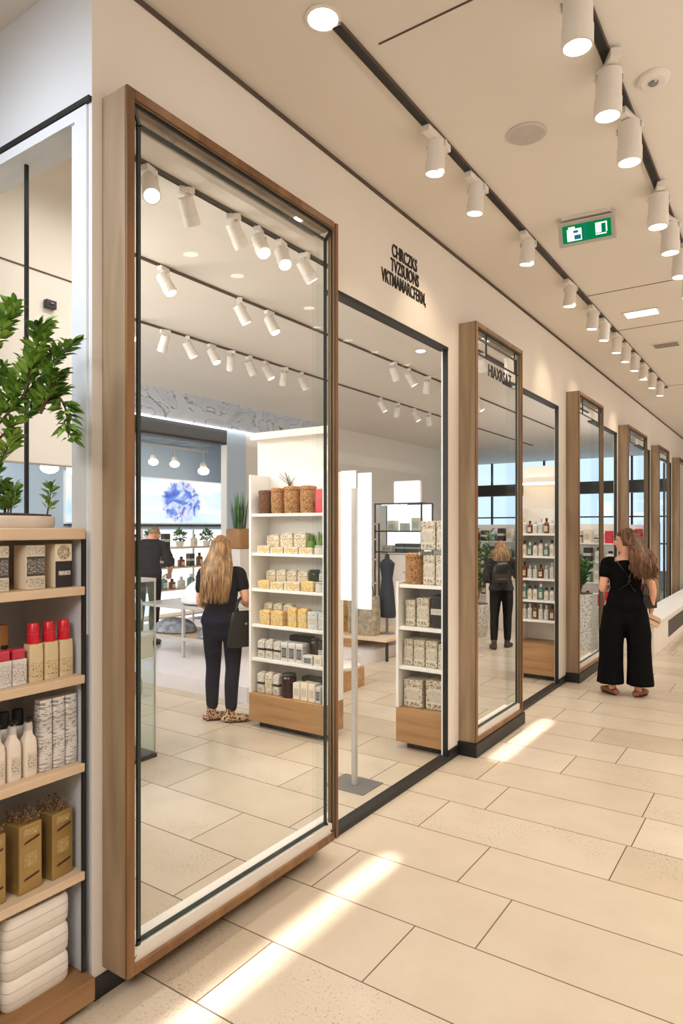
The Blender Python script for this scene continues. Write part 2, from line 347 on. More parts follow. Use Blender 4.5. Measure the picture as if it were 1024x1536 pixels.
class Kit:
    """first call uses the built thing itself, later calls copy it with its parts"""
    def __init__(s, root): s.root = root; s.used = False
    def put(s, loc, rz, label, cat, group=None, scale=None):
        o = copy_tree(s.root) if s.used else s.root
        s.used = True; o.location = loc; o.rotation_euler = (0, 0, rz)
        if scale: o.scale = scale if hasattr(scale, '__len__') else (scale,)*3
        if 'group' in o: del o['group']
        return tag(o, label, cat, group)
ORD = ['first', 'second', 'third', 'fourth', 'fifth', 'sixth', 'seventh', 'eighth', 'ninth', 'tenth', 'eleventh', 'twelfth', 'thirteenth', 'fourteenth', 'fifteenth', 'sixteenth', 'seventeenth', 'eighteenth', 'nineteenth', 'twentieth']
exec_parts = []

# ------------------------------------------------------------------ the setting
CEIL = 3.70
struct(MB().box(-9, 4.7, -2.2, 20.0, -.1, 0).build('floor', 'floor'))
struct(MB().box(-9, 4.7, -2.2, 20.0, CEIL, CEIL+.12).build('ceiling', 'ceil'))
OPEN = [(1.54, 2.95, .13, 3.19), (2.95, 4.38, .03, 2.98), (4.62, 5.62, .13, 3.17), (5.62, 7.1, .03, 2.97),
        (7.44, 8.55, .13, 3.14), (8.55, 9.9, .03, 3.02), (10.06, 11.48, .13, 3.12), (11.48, 12.5, .03, 3.02), (12.66, 13.74, .13, 3.09), (13.74, 14.9, .03, 3.0), (15.1, 16.0, .13, 3.09)]
ys = sorted({1.45, 20.0} | {o[0] for o in OPEN} | {o[1] for o in OPEN})
w = MB()
for a, b in zip(ys, ys[1:]):
    op = [o for o in OPEN if o[0] <= a+1e-6 and o[1] >= b-1e-6]
    if op: w.box(-.04, 0, a, b, op[0][3], CEIL); w.box(-.04, 0, a, b, 0, op[0][2])
    else: w.box(-.04, 0, a, b, 0, CEIL)
struct(w.build('wall_shopfront', 'wall'))
struct(MB().box(-.001, .004, 1.45, 20, CEIL-.026, CEIL-.002).build('trim_1', 'seam'))      # shadow gap under the ceiling
b = MB()
for a, c in [(1.45, 2.79), (4.38, 5.68), (7.1, 8.6), (9.9, 11.56), (12.5, 13.8)]: b.box(0, .012, a, c, 0, .075)
struct(b.build('baseboard_shopfront', 'black'))
struct(MB().box(4.55, 4.67, -2.2, 20, 0, CEIL).build('wall_right', 'wall'))
struct(MB().box(-1.5, 4.67, -2.32, -2.2, 0, CEIL).build('wall_back', 'wall'))
struct(MB().box(-1.5, -1.38, -2.32, 1.45, 0, CEIL).build('wall_niche', 'wall_cool'))
# return wall behind the plant, with its own window
rw = MB().box(-7.0, -1.02, 1.45, 1.57, 0, CEIL).box(-.09, -.12, 1.45, 1.57, 0, CEIL).box(-1.02, -.09, 1.45, 1.57, 0, 1.3).box(-1.02, -.09, 1.45, 1.57, 3.15, CEIL)
rw.box(-.12, -.001, 1.449, 1.57, 0, CEIL)
struct(rw.build('wall_return', 'wall_cool'))
struct(MB().box(-1.3, -.001, 1.436, 1.449, 3.195, 3.215).build('trim_2', 'black'))
w1 = struct(MB().box(-1.02, -.09, 1.50, 1.506, 1.3, 3.15).build('window_1', 'glass'))
MB().box(-.512, -.502, 1.495, 1.51, 1.3, 3.15).build('mullion', 'black', w1)
MB().box(-1.10, -.02, 1.440, 1.449, 3.15, 3.19).box(-.09, -.02, 1.440, 1.449, 1.3, 3.15).build('surround', 'wall_cool', w1)
# inner partition seen through that window: solid above, glazed below
struct(MB().box(-1.32, -1.2, 1.57, 2.34, 2.02, CEIL).box(-1.32, -1.2, 1.57, 2.34, 0, .9).build('wall_partition', 'wall'))
w2 = struct(MB().box(-1.27, -1.262, 1.57, 2.30, .9, 2.02).build('window_2', 'glass'))
MB().box(-1.31, -1.21, 2.28, 2.33, .9, 2.02).build('frame', 'wall_blue', w2)
struct(MB().box(-1.2, -1.196, 1.57, 2.34, 3.02, 3.028).build('trim_3', 'seam'))
# room behind the glass
lw = MB().box(-5.67, -5.55, 7.85, 10.8, 0, 3.28).box(-5.67, -5.55, 10.8, 16.0, 0, CEIL)
struct(lw.build('wall_left', 'wall'))
struct(MB().box(-5.56, -5.54, 7.86, 8.3, 0, 3.275).build('wall_pillar', 'wall_blue'))  # bluish light on this end of the wall, put into its colour
struct(MB().box(-5.67, -5.5, 1.57, 10.8, 3.28, CEIL).build('trim_bulkhead', 'marble'))
struct(MB().box(-5.52, -5.48, 1.57, 10.8, 3.262, 3.28).build('trim_4', 'led'))
struct(MB().box(-5.75, -5.55, 1.57, 7.86, 3.03, 3.27).build('trim_beam', 'black'))
struct(MB().box(-7.0, -5.75, 1.57, 7.95, 3.05, 3.15).build('ceiling_alcove', 'concrete'))
struct(MB().box(-6.62, -6.5, 1.57, 10.0, 0, 3.3).build('wall_alcove', 'wall_blue'))
struct(MB().box(-6.6, -5.67, 9.9, 10.0, 0, 3.2).build('wall_alcove_end', 'wall_blue'))
struct(MB().box(-6.48, -2.27, 4.74, 7.84, 0, .15).build('floor_platform', plain('platform_lacquer', rgb(226, 222, 226), .25, var=.03)))
# end wall: pale blue plaster to the left, tall windows to the right
struct(MB().box(-9, -6.6, 19.9, 20.0, 0, CEIL).box(-6.6, 0, 19.9, 20, 0, .5).box(0, 4.6, 19.9, 20, 0, CEIL).build('wall_end', 'wall_blue'))
struct(MB().box(-9.1, -9, -2.2, 20, 0, CEIL).build('wall_far_left', 'wall_blue'))
w3 = struct(MB().box(-6.6, 0, 19.94, 19.95, .5, CEIL).build('window_3', 'glass'))
m = MB()
for k in range(9): m.box(-6.6+k*.82-.025, -6.6+k*.82+.025, 19.88, 19.96, .5, CEIL)
for z in (1.25, 2.0, 2.75): m.box(-6.6, 0, 19.88, 19.96, z-.02, z+.02)
m.build('mullion', 'black', w3)
struct(MB().box(-6.6, -.2, 17.3, 17.6, 2.55, 2.85).build('trim_5', 'black'))
# thin expansion joints of the ceiling
s = MB()
for x0, x1, y in [(.63, 4, 2.375), (.56, 4, 5.98), (.5, 4, 7.2), (.5, 4, 10.4)]: s.box(x0, x1, y-.004, y+.004, CEIL-.003, CEIL)
struct(s.build('trim_6', 'seam'))

# ------------------------------------------------------------------ framed glass panels standing off the wall
def framed(y0, y1, z0, z1, label, cat='framed panel', plinth=False, brackets=True, rail=False):
    yc = (y0+y1)/2; W = y1-y0; H = z1-z0
    t = thing('framed_glass_panel', label, cat, (0, yc, z0), 0, None)
    a, b, x1, th = -W/2, W/2, .14, .034
    MB().box(.001, x1-.012, a, a+th, 0, H).box(.088, x1-.012, b-th*.6, b, 0, H).box(.001, x1-.012, a+th, b-th*.6, H-th, H).box(.001, x1-.012, a+th, b-th*.6, 0, th).build('frame', 'bronze', t, bevel=.002)
    MB().box(x1-.012, x1, a, a+th, 0, H).box(x1-.012, x1, b-th*.6, b, 0, H).box(x1-.012, x1, a+th, b-th, H-th, H).box(x1-.012, x1, a+th, b-th, 0, th).build('front_trim', 'bronze_edge', t, bevel=.002)
    MB().box(.002, .087, b-.006, b-.002, th, H-th).build('side_pane', 'glass', t)
    i0, i1, j0, j1 = a+th+.036, b-th*.6-.04, th+.05, H-th-.055
    bw = .014
    MB().box(.1, .11, i0, i0+bw, j0, j1).box(.1, .11, i1-bw, i1, j0, j1).box(.1, .11, i0, i1, j1-bw, j1).box(.1, .11, i0, i1, j0, j0+bw).build('glazing_bar', 'darkgreen', t)
    MB().box(.1, .104, i0+bw, i1-bw, j0+bw, j1-bw).build('pane', 'glass', t)
    MB().box(.096, .1, a+th, i0, th, H-th).box(.096, .1, i1, b-th*.6, th, H-th).box(.096, .1, i0, i1, j1, H-th).build('border_pane', 'mirror_edge', t)
    MB().box(.06, .124, a+th, b-th, th, j0-.004).build('bottom_sill', 'sill', t)
    MB().box(.112, .122, a+th, b-th, H-th-.012, H-th).box(.112, .122, a+th, a+th+.006, th, H-th).box(.112, .116, b-th*.6-.004, b-th*.6, th, H-th).build('seal', 'black', t)
    if brackets:
        for (p, q) in [((a+th, H-th-.01), (i0+.008, j1-.008)), ((b-th, H-th-.01), (i1-.008, j1-.008)), ((a+th, th+.004), (i0+.008, j0+.006)), ((b-th, th+.004), (i1-.008, j0+.006))]:
            MB().tube([(.118, p[0], p[1]), (.116, (p[0]*.6+q[0]*.4), p[1]*.7+q[1]*.3), (.108, q[0], q[1])], .009, 6).build('corner_bracket', 'darkgreen', t)
    if rail:
        MB().box(.1, .11, i0, b-th, j1-.13, j1-.12).box(.1, .11, i0+.2, i0+.21, j1-.12, H-th).box(.1, .11, i1-.05, i1-.04, j1-.12, H-th).build('upper_glazing_rail', 'black', t)
    if plinth:
        MB().box(.001, x1+.01, a-.02, b+.03, -z0, -.002).build('plinth', 'black', t)
    return t
framed(1.49, 2.79, .1, 3.23, 'very large brown-framed glass panel nearest the camera, beside the product shelf')
framed(4.57, 5.58, .1, 3.2, 'tall brown-framed glass panel with black lettering near its top, second along the wall', plinth=True, brackets=False, rail=True)
framed(7.39, 8.51, .1, 3.17, 'tall brown-framed glass panel just behind the woman in the wide-leg jumpsuit', plinth=True, rail=True)
framed(10.0, 11.45, .1, 3.14, 'narrow-looking brown-framed glass panel directly above and beyond the long-haired woman in black', plinth=True, rail=True)
framed(12.61, 13.71, .1, 3.12, 'small distant brown-framed glass panel, the last but one along the wall', plinth=True, brackets=False)
framed(15.05, 16.05, .1, 3.12, 'most distant brown-framed glass panel at the far end of the corridor wall', plinth=True, brackets=False)
# flush glazing between them
def flush(n, y0, y1, z1, mull=()):
    w = struct(MB().box(-.03, -.025, y0, y1, .03, z1).build('window_%d' % n, 'glass'))
    f = MB().box(-.06, .006, y0, y1, z1-.022, z1).box(-.06, .012, y0, y1, 0.001, .035)
    f.box(-.034, .004, y1-.008, y1, .03, z1)
    f.build('frame', 'black', w)
    if mull:
        g = MB()
        for y in mull: g.box(-.05, -.02, y-.012, y+.012, .03, z1)
        g.build('mullion', 'darkgreen', w)
flush(4, 2.95, 4.38, 2.98); flush(5, 5.62, 7.1, 2.97); flush(6, 8.55, 9.9, 3.02, (9.1,)); flush(7, 11.48, 12.5, 3.02); flush(8, 13.74, 14.9, 3.0, (14.3,))
o4 = bpy.data.objects['window_4']; MB().box(-.03, -.025, 2.79, 2.95, .03, 2.98).build('infill_pane', 'glass', o4)
# slim metal sheath on the pier edge beside the glazing
struct(MB().box(-.055, -.04, 4.39, 4.6, 0, 3.0).build('trim_7', 'wall_cool'))

# ------------------------------------------------------------------ lettering on the wall and on glass
def lettering(txt, size, y, z, x, label, sx=.8, par=None, name='wall_lettering'):
    c = bpy.data.curves.new(name, 'FONT'); c.resolution_u = 4; c.body = txt; c.size = size; c.extrude = .002; c.align_x = 'CENTER'; c.offset = .002
    o = bpy.data.objects.new(name, c); COL.objects.link(o); me = bpy.data.meshes.new_from_object(o.evaluated_get(bpy.context.evaluated_depsgraph_get())); bpy.data.objects.remove(o)
    o = bpy.data.objects.new(name, me); COL.objects.link(o); o.location = (x, y, z); o.rotation_euler = (PI/2, 0, PI/2); o.scale = (sx, 1, 1)
    me.materials.clear(); me.materials.append(M['letter']); o.parent = par
    if par is None: tag(o, label, 'lettering', 'black wall lettering')
    return o
lettering('CHRCZKS', .112, 3.74, 3.37, .003, 'top line of black lettering on the white wall above the glazing', .66)
lettering('TVZSUIONS', .112, 3.745, 3.276, .003, 'middle line of black lettering on the white wall above the glazing', .62)
lettering('VKTMAMARCFERM,', .112, 3.74, 3.182, .003, 'bottom and longest line of black lettering on the white wall above the glazing', .6)
lettering('HIAXRSAZ', .13, 5.13, 2.86, .108, 'single black word near the top of the second framed glass panel', .82)

# ------------------------------------------------------------------ ceiling rails and spotlights
def rail(x, y0, y1, label, mat='black', w=.034, group=None):
    t = tag(MB().box(-w/2, w/2, 0, y1-y0, -.014, -.0005).build('light_track', mat, None, loc=(x, y0, CEIL)), label, 'track', group)
    MB().box(-w/2-.004, -w/2, 0, y1-y0, -.017, -.0005).box(w/2, w/2+.004, 0, y1-y0, -.017, -.0005).build('track_edge', 'seam', t)
    return t
rail(.55, 2.18, 10.5, 'black ceiling track running above the framed panels, nearest the wall')
rail(1.4, -.5, 12, 'black ceiling track on the corridor side, above the exit sign')
rail(-.9, 1.7, 12, 'black ceiling track inside the shop, first behind the glass', w=.026)
rail(-1.95, 1.7, 14, 'thin dark ceiling track inside the shop, second behind the glass', 'seam', w=.014)
rail(-3.2, 1.7, 16, 'thin dark ceiling track inside the shop, third behind the glass', 'seam', w=.018)
def spot_root(lit=True, r=.048, ln=.15, adapter=.24, aim=(-.35, 0, -1), drop=.05):
    t = bpy.data.objects.new('track_spotlight', None); COL.objects.link(t); t.empty_display_size = .05
    MB().box(-.022, .022, -adapter/2, adapter/2, -.036, -.0005).build('adapter', 'lamp_white', t, bevel=.003)
    d = V(aim).normalized(); q = d.to_track_quat('Z', 'Y').to_matrix().to_4x4(); c = V((0, 0, -.036-drop)); q.translation = c
    MB().tube([(0, 0, -.03), c-V((0, 0, -.005))], .009, 8).box(-r-.006, -r, -.008, .008, -.036-drop-.01, -.036-drop+.02).box(r, r+.006, -.008, .008, -.036-drop-.01, -.036-drop+.02).box(-r-.006, r+.006, -.008, .008, -.036-drop+.016, -.036-drop+.022).build('bracket', 'lamp_white', t)
    h = MB().lathe([(r*.8, -.03), (r*.92, -.026), (r*.95, ln*.55), (r, ln*.56), (r, ln), (r*.86, ln), (r*.8, ln-.02)], n=20)
    h.v = [q @ p for p in h.v]; h.build('head', 'lamp_white', t, smooth=True)
    e = MB().lathe([(.001, ln-.012), (r*.82, ln-.012), (r*.86, ln-.006), (.001, ln-.004)], n=20); e.v = [q @ p for p in e.v]
    e.build('lens', 'lens' if lit else 'lens_soft', t, smooth=True)
    return t
kit_wall = Kit(spot_root(aim=(-.12, .05, -1), r=.05, ln=.13, drop=.025))
kit_side = Kit(spot_root(aim=(-.02, .04, -1), r=.058, ln=.16, adapter=.2, drop=.03))
kit_tilt = Kit(spot_root(aim=(.5, -.45, -1), r=.05, ln=.13, adapter=.09))
kit_dim = Kit(spot_root(lit=False, aim=(.55, .1, -1), r=.05, ln=.14, adapter=.1))
LAMPS = []
def lamp_spot(p, target, energy, size=70, blend=.9, col=(1, .8, .58), rad=.05):
    l = bpy.data.lights.new('spot_lamp', 'SPOT'); l.energy = energy; l.spot_size = R(size); l.spot_blend = blend; l.color = col; l.shadow_soft_size = rad
    o = bpy.data.objects.new('spot_lamp', l); COL.objects.link(o); o.location = p
    o.rotation_euler = (V(target)-V(p)).to_track_quat('-Z', 'Y').to_euler()
G1 = 'spotlights on the corridor track by the wall'
for k, y in enumerate([3.08, 3.6, 4.5, 5.55, 6.3, 6.75, 7.3, 7.75, 8.25, 8.8, 9.4, 10.0]):
    kit_wall.put((.55, y, CEIL-.012), random.uniform(-.05, .05), '%s white spotlight along the track by the wall' % ORD[k], 'spotlight', G1)
G2 = 'spotlights on the corridor side track'
for k, (y, rz) in enumerate([(2.52, 0), (3.02, .5), (3.46, -.2), (4.3, .3), (4.75, -.3), (5.25, .6), (5.75, .2), (6.4, 0), (7.1, .3)]):
    kit_side.put((1.4, y, CEIL-.012), rz, '%s white cylinder spotlight along the corridor side track' % ORD[k], 'spotlight', G2)
G3 = 'spotlights on the first track inside the shop'
for k, (y, rz) in enumerate([(2.45, .2), (2.72, 2.6), (3.12, 2.2), (3.36, .4), (3.6, .2), (3.85, 1.8), (4.9, .5), (5.6, 2.2), (6.4, .2), (7.2, 2.5), (8.1, .2)]):
    kit_tilt.put((-.9, y, CEIL-.012), rz, '%s lit white spotlight along the first track inside the shop' % ORD[k], 'spotlight', G3)
kit_tilt.put((-.42, 2.66, CEIL), .6, 'largest lit white spotlight behind the top edge of the nearest framed panel', 'spotlight')
G4 = 'spotlights on the second track inside the shop'
for k, (y, rz) in enumerate([(3.45, .2), (4.3, .8), (4.7, 0), (7.0, 1.2), (7.4, .4), (7.9, 2.0), (8.4, .3), (8.8, 2.2), (9.6, .1)]):
    kit_dim.put((-1.95, y, CEIL-.012), rz, '%s small white spotlight along the second track inside the shop' % ORD[k], 'spotlight', G4)
G5 = 'spotlights on the third track inside the shop'
for k, (y, rz) in enumerate([(4.1, .2), (4.55, 2.8), (4.85, .8), (5.2, 0), (5.5, 2.2), (5.8, 1.2), (6.1, .3), (6.45, 2.3), (6.8, .8), (8.8, .4), (9.3, 2), (9.9, .2), (10.4, 1.5), (11.4, .2)]):
    kit_dim.put((-3.2, y, CEIL-.012), rz, '%s small white spotlight along the third track inside the shop' % ORD[k], 'spotlight', G5)

# recessed and surface ceiling fittings
t = tag(MB().lathe([(.064, -.006), (.074, -.004), (.074, 0), (.05, 0)], n=28).build('recessed_downlight', 'lamp_white', loc=(.52, 2.13, CEIL-.001)), 'round lit downlight recessed in the ceiling in front of the wall track', 'downlight')
MB().lathe([(.001, -.009), (.056, -.008), (.062, -.004), (.001, -.003)], n=28).build('lens', 'lens', t)
t = tag(MB().lathe([(.088, -.008), (.1, -.004), (.1, 0), (.088, -.001)], n=32).build('ceiling_speaker', 'steel_pale', loc=(.93, 3.34, CEIL-.001)), 'round grey speaker grille flush in the ceiling between the two tracks', 'speaker')
MB().lathe([(.001, -.007), (.086, -.006), (.086, -.002), (.001, -.002)], n=32).build('grille', plain('warm_grey_grille', rgb(176, 160, 146), .7), t)
t = tag(MB().lathe([(.001, -.02), (.05, -.02), (.066, -.012), (.07, 0), (.001, 0)], n=24).build('smoke_detector', 'lamp_white', loc=(1.54, 3.25, CEIL-.001)), 'small round white smoke detector on the ceiling right of the corridor track', 'smoke detector')
MB().lathe([(.001, -.03), (.018, -.028), (.022, -.021), (.001, -.02)], n=16).build('sensor', 'grey', t)
t = tag(MB().box(-.16, .16, -.1, .1, -.008, -.001).build('recessed_light_panel', 'lamp_white', loc=(.88, 6.73, CEIL)), 'rectangular lit panel recessed in the ceiling beyond the exit sign', 'light panel')
MB().box(-.135, .135, -.078, .078, -.011, -.008).build('diffuser', 'panel_light', t)
t = tag(MB().box(-.15, .15, -.11, .11, -.008, -.001).build('ceiling_vent', 'lamp_white', loc=(.9, 8.05, CEIL)), 'small white slotted air vent in the ceiling beyond the light panel', 'vent')
v = MB()
for k in range(4): v.box(-.12, .12, -.085+k*.048, -.06+k*.048, -.0095, -.008)
v.build('slots', 'seam', t)
t = tag(MB().lathe([(.06, -.006), (.07, -.003), (.07, 0), (.05, 0)], n=24).build('recessed_downlight', 'lamp_white', loc=(-1.45, 6.75, CEIL-.001)), 'round lit downlight in the shop ceiling seen through the plain glazing', 'downlight')
MB().lathe([(.001, -.009), (.052, -.008), (.056, -.004), (.001, -.003)], n=24).build('lens', 'lens', t)
# exit sign hanging under the ceiling
t = thing('exit_sign', 'green and white emergency exit sign in a pale frame on the ceiling', 'sign', (.955, 4.42, CEIL-.02), R(6))
ti = Matrix.Rotation(R(28), 4, 'X')
def tilt(mb): mb.v = [ti @ p for p in mb.v]; return mb
tilt(MB().box(-.175, .175, -.02, .02, -.155, .0)).build('frame', 'steel_pale', t, bevel=.003)
tilt(MB().box(-.148, .148, -.026, -.02, -.132, -.026)).build('sign_face', 'green', t)
tilt(MB().box(-.12, -.03, -.03, -.026, -.122, -.05).box(-.11, -.07, -.03, -.026, -.05, -.036).box(.055, .09, -.03, -.026, -.1, -.04).box(.09, .125, -.03, -.026, -.048, -.04).box(.117, .125, -.03, -.026, -.1, -.048).box(.055, .12, -.03, -.026, -.112, -.105)).build('pictogram', 'sign_white', t)
tilt(MB().box(-.075, -.035, -.034, -.03, -.115, -.088).box(-.08, -.05, -.034, -.03, -.075, -.06).box(-.012, -.002, -.034, -.026, -.132, -.026)).build('pictogram_inset', 'teal', t)
MB().box(-.15, .15, -.03, .03, .003, .0195).build('mounting_plate', 'lamp_white', t)

# small black sensor on the partition and two bulbs behind its glazing
t = tag(MB().box(0, .03, -.03, .03, -.022, .022).build('wall_sensor', 'black', loc=(-1.1995, 2.03, 2.86), bevel=.004), 'small black sensor box on the beige partition seen above the plant', 'sensor')
MB().lathe([(.001, .0), (.01, .0), (.008, .006)], n=12).build('sensor_lens', 'grey', t, loc=(.031, 0, 0))

# ------------------------------------------------------------------ product kits (unit size, scaled in place: width x, depth y, height z, front faces -y)
def root_mesh(name, mb, mat, smooth=False, bevel=0): return mb.build(name, mat, None, smooth, bevel)
def kit_box(name, mat, band=None, label=None, bevel=.04):
    o = root_mesh(name, MB().box(-.5, .5, -.5, .5, 0, 1), mat, bevel=bevel)
    if band: MB().box(-.505, .505, -.505, .505, .42, .6).build('paper_band', band, o)
    if label: MB().box(-.36, .36, -.512, -.498, .2, .72).build('label', label, o)
    return Kit(o)
def kit_bundle(name, mat, tie):
    """soft wrapped block with a folded top and a tie"""
    o = root_mesh(name, MB().rlathe([(.9, 0), (1, .06), (1.0, .5), (1.02, .8), (.96, .93), (.7, 1.0)], .5, .5, e=7), mat, True)
    MB().rlathe([(1.03, .44), (1.035, .46), (1.035, .54), (1.03, .56)], .5, .5, e=7).build('tie', tie, o, True)
    MB().box(-.3, .3, -.06, .06, .985, 1.04).build('folded_top', mat, o, bevel=.02)
    return Kit(o)
def kit_jar(name, mat, lid, lidh=.22):
    o = root_mesh(name, MB().lathe([(.44, 0), (.5, .05), (.5, 1-lidh-.08), (.42, 1-lidh)], n=18), mat, True)
    MB().lathe([(.47, 1-lidh), (.48, 1-lidh+.02), (.48, .97), (.45, 1)], n=18).build('lid', lid, o, True)
    return Kit(o)
def kit_bottle(name, mat, cap, shoulder=.68, neck=.2):
    o = root_mesh(name, MB().rlathe([(.92, 0), (1, .03), (1, shoulder-.08), (.86, shoulder), (neck*1.7, shoulder+.07), (neck*1.6, shoulder+.12)], .5, .5, e=3.2), mat, True)
    MB().lathe([(neck*1.9*.5, shoulder+.11), (neck*1.9*.5, .98), (neck*1.6*.5, 1.0)], n=14, sx=1.3, sy=1.3).build('cap', cap, o, True)
    MB().box(-.32, .32, -.508, -.49, .14, shoulder-.2).build('label', 'llabel', o)
    return Kit(o)
def kit_basket(name, mat):
    o = root_mesh(name, MB().lathe([(.42, 0), (.46, .04), (.5, .5), (.49, .84), (.46, .86)], n=22), mat, True)
    MB().lathe([(.5, .84), (.52, .86), (.52, .95), (.4, .99), (.001, 1.0)], n=22).build('lid', mat, o, True)
    g = MB()
    for z in (.2, .4, .6): g.lathe([(.485, z-.015), (.512, z), (.485, z+.015)], n=22, cap=False)
    g.build('woven_rib', mat, o, True)
    return Kit(o)
def kit_herb():
    o = root_mesh('herb_jar', MB().lathe([(.44, 0), (.5, .04), (.5, .5), (.48, .55)], n=16), 'herb', True)
    g = MB()
    for k in range(26):
        a = random.uniform(0, 2*PI); r = random.uniform(0, .36); b = a+random.uniform(-.4, .4)
        p = V((r*math.cos(a), r*math.sin(a), .5)); q = p+V((.22*math.cos(b), .22*math.sin(b), random.uniform(.3, .5)))
        sd = V((-math.sin(b), math.cos(b), 0))*.07
        g.add([p-sd*.4, p+sd*.4, (p+q)/2+sd, q, (p+q)/2-sd], [(0, 1, 2, 3, 4)])
    g.build('leaves', 'leaf', o); return Kit(o)
K = {'bundle': kit_bundle('wrapped_bundle', 'wrap', 'kraft'), 'bundle2': kit_bundle('wrapped_bundle', 'wrap2', 'dark'), 'aged': kit_box('paper_wrapped_box', 'wrap3', label='llabel', bevel=.03),
     'yellow': kit_bundle('honey_wrapped_bundle', 'yellow', 'kraft'), 'speck': kit_box('flecked_box', 'speck', label='llabel'), 'card': kit_box('cream_card_box', 'carton', label='llabel'),
     'white': kit_box('white_card_box', 'whitebox', label='dlabel'), 'dark': kit_box('dark_gift_box', 'dark', band='llabel'), 'low': kit_box('low_kraft_tray', 'wrap', label='yellow'),
     'tin': kit_jar('wine_red_tin', 'darkred', 'dark', .1), 'gjar': kit_jar('green_jar', 'green_jar', 'dark', .15), 'pale': kit_jar('pale_jar', 'stoneware', 'steel_pale', .18),
     'basket': kit_basket('lidded_basket', 'basket'), 'basketd': kit_basket('lidded_basket', 'basket_dark'), 'herb': kit_herb(), 'red': kit_box('red_gift_box', 'red', band='red2'),
     'amber': kit_bottle('amber_bottle', 'amber', 'black'), 'ivory': kit_bottle('ivory_bottle', 'bottle', 'black'), 'silver': kit_bottle('silver_bottle', 'bottle_grey', 'steel_pale'),
     'teal': kit_bottle('green_glass_bottle', 'teal_bottle', 'white')}
DESC = {'bundle': ('cream wrapped bundle', 'package'), 'bundle2': ('white printed bundle', 'package'), 'aged': ('beige aged-paper box', 'package'),
        'yellow': ('honey yellow bundle', 'package'), 'speck': ('flecked grey box', 'box'), 'card': ('cream card box', 'box'), 'white': ('white card box', 'box'),
        'dark': ('dark gift box', 'box'), 'low': ('low cream tray box', 'box'), 'tin': ('dark wine red tin', 'tin'), 'gjar': ('dark green jar', 'jar'), 'pale': ('pale stone jar', 'jar'),
        'basket': ('brown woven basket', 'basket'), 'basketd': ('dark woven basket', 'basket'), 'herb': ('green herb jar', 'jar'), 'red': ('red gift box', 'box'),
        'amber': ('amber bottle', 'bottle'), 'ivory': ('ivory bottle', 'bottle'), 'silver': ('silver bottle', 'bottle'), 'teal': ('sea-green bottle', 'bottle')}
def row(items, y, z, where, group, rz=0, origin=None):
    """items: (kind, x0, x1, height, depth, y offset of the front)"""
    cnt = {}; tot = {}
    for it in items: tot[it[0]] = tot.get(it[0], 0)+1
    for kind, x0, x1, h, d, off in items:
        cnt[kind] = cnt.get(kind, 0)+1
        ds, cat = DESC[kind]
        lab = ('only '+ds if tot[kind] == 1 else '%s %s from left' % (ORD[cnt[kind]-1], ds))+' on '+where
        if tot[kind] == 1: lab = ds+' on '+where
        p = V(((x0+x1)/2, y+off+d/2, z))
        if origin is not None: p = Matrix.Rotation(rz, 3, 'Z') @ p + V(origin)
        wdt = (x1-x0)*.96
        if kind in ('basket', 'basketd', 'tin', 'gjar', 'pale', 'herb'): d = wdt
        K[kind].put(p, rz, lab, cat, group, (wdt, d, h))

# ------------------------------------------------------------------ product shelf beside the first panel (foreground)
t = thing('product_shelf', 'tall white and pale wood product shelf at the near end of the glazed wall', 'shelf', (-.2, .89, 0))
MB().box(-.195, -.185, -.54, .54, .1, 1.64).build('back_panel', 'shelf_back', t)
MB().box(-.195, .19, .529, .538, .1, 1.64).build('side_panel', 'shelf_back', t); MB().box(-.195, .19, -.54, -.52, .1, 1.64).build('side_panel', 'shelf_back', t)
MB().box(.19, .199, .522, .537, .118, 1.64).build('edge_trim', 'black', t)
for z in (1.475, 1.165, .855, .475):
    MB().box(-.184, .205, -.519, .5285, z-.03, z).build('shelf', 'shelf_wood', t, bevel=.003)
MB().box(-.195, .2, -.54, .535, 1.64, 1.68).build('top_board', 'shelf_wood', t, bevel=.004)
MB().box(-.195, .25, -.54, .538, .035, .115).build('plinth', 'oak_y', t, bevel=.004)
MB().box(-.19, .17, -.53, .53, 0, .035).build('base', 'black', t)
MB().box(-.184, -.178, -.519, .45, 1.48, 1.635).build('backing_card', 'carton', t)
XF = -.03   # fronts of the goods
def carton():
    o = bpy.data.objects.new('label_carton', None); COL.objects.link(o)
    MB().box(-.075, 0, -.033, .033, 0, .147).build('body', 'carton', o, bevel=.002)
    MB().box(0, .0012, -.033, .033, .11, .146).build('top_label', 'llabel', o)
    MB().box(0, .0015, -.031, .031, .045, .109).build('middle_label', 'dlabel', o)
    MB().box(0, .0012, -.033, .033, .001, .044).build('bottom_label', 'llabel', o); return Kit(o)
kc = carton()
kc.put((XF, 1.13, 1.4755), 0, 'cream carton with dark label farthest from the pier on the top shelf', 'carton', 'cartons on the top shelf')
kc.put((XF, 1.255, 1.4755), 0, 'cream carton with dark label in the middle of the top shelf', 'carton', 'cartons on the top shelf')
o = bpy.data.objects.new('label_carton', None); COL.objects.link(o); o.location = (XF, 1.358, 1.4755)
MB().box(-.07, 0, -.032, .032, 0, .15).build('body', 'carton', o, bevel=.002)
MB().box(0, .0015, -.031, .031, .001, .09).build('lower_label', 'dark', o)
MB().box(.0015, .0025, -.02, .024, .042, .056).build('printed_name', 'whitebox', o)
d = MB().lathe([(.0245, 0), (.0245, .0015), (.001, .0015)], n=28); d.v = [V((p.z, p.x, p.y+.12)) for p in d.v]; d.build('round_seal', 'seed', o)
tag(o, 'carton with dark lower half and round speckled seal beside the pier', 'carton', 'cartons on the top shelf')
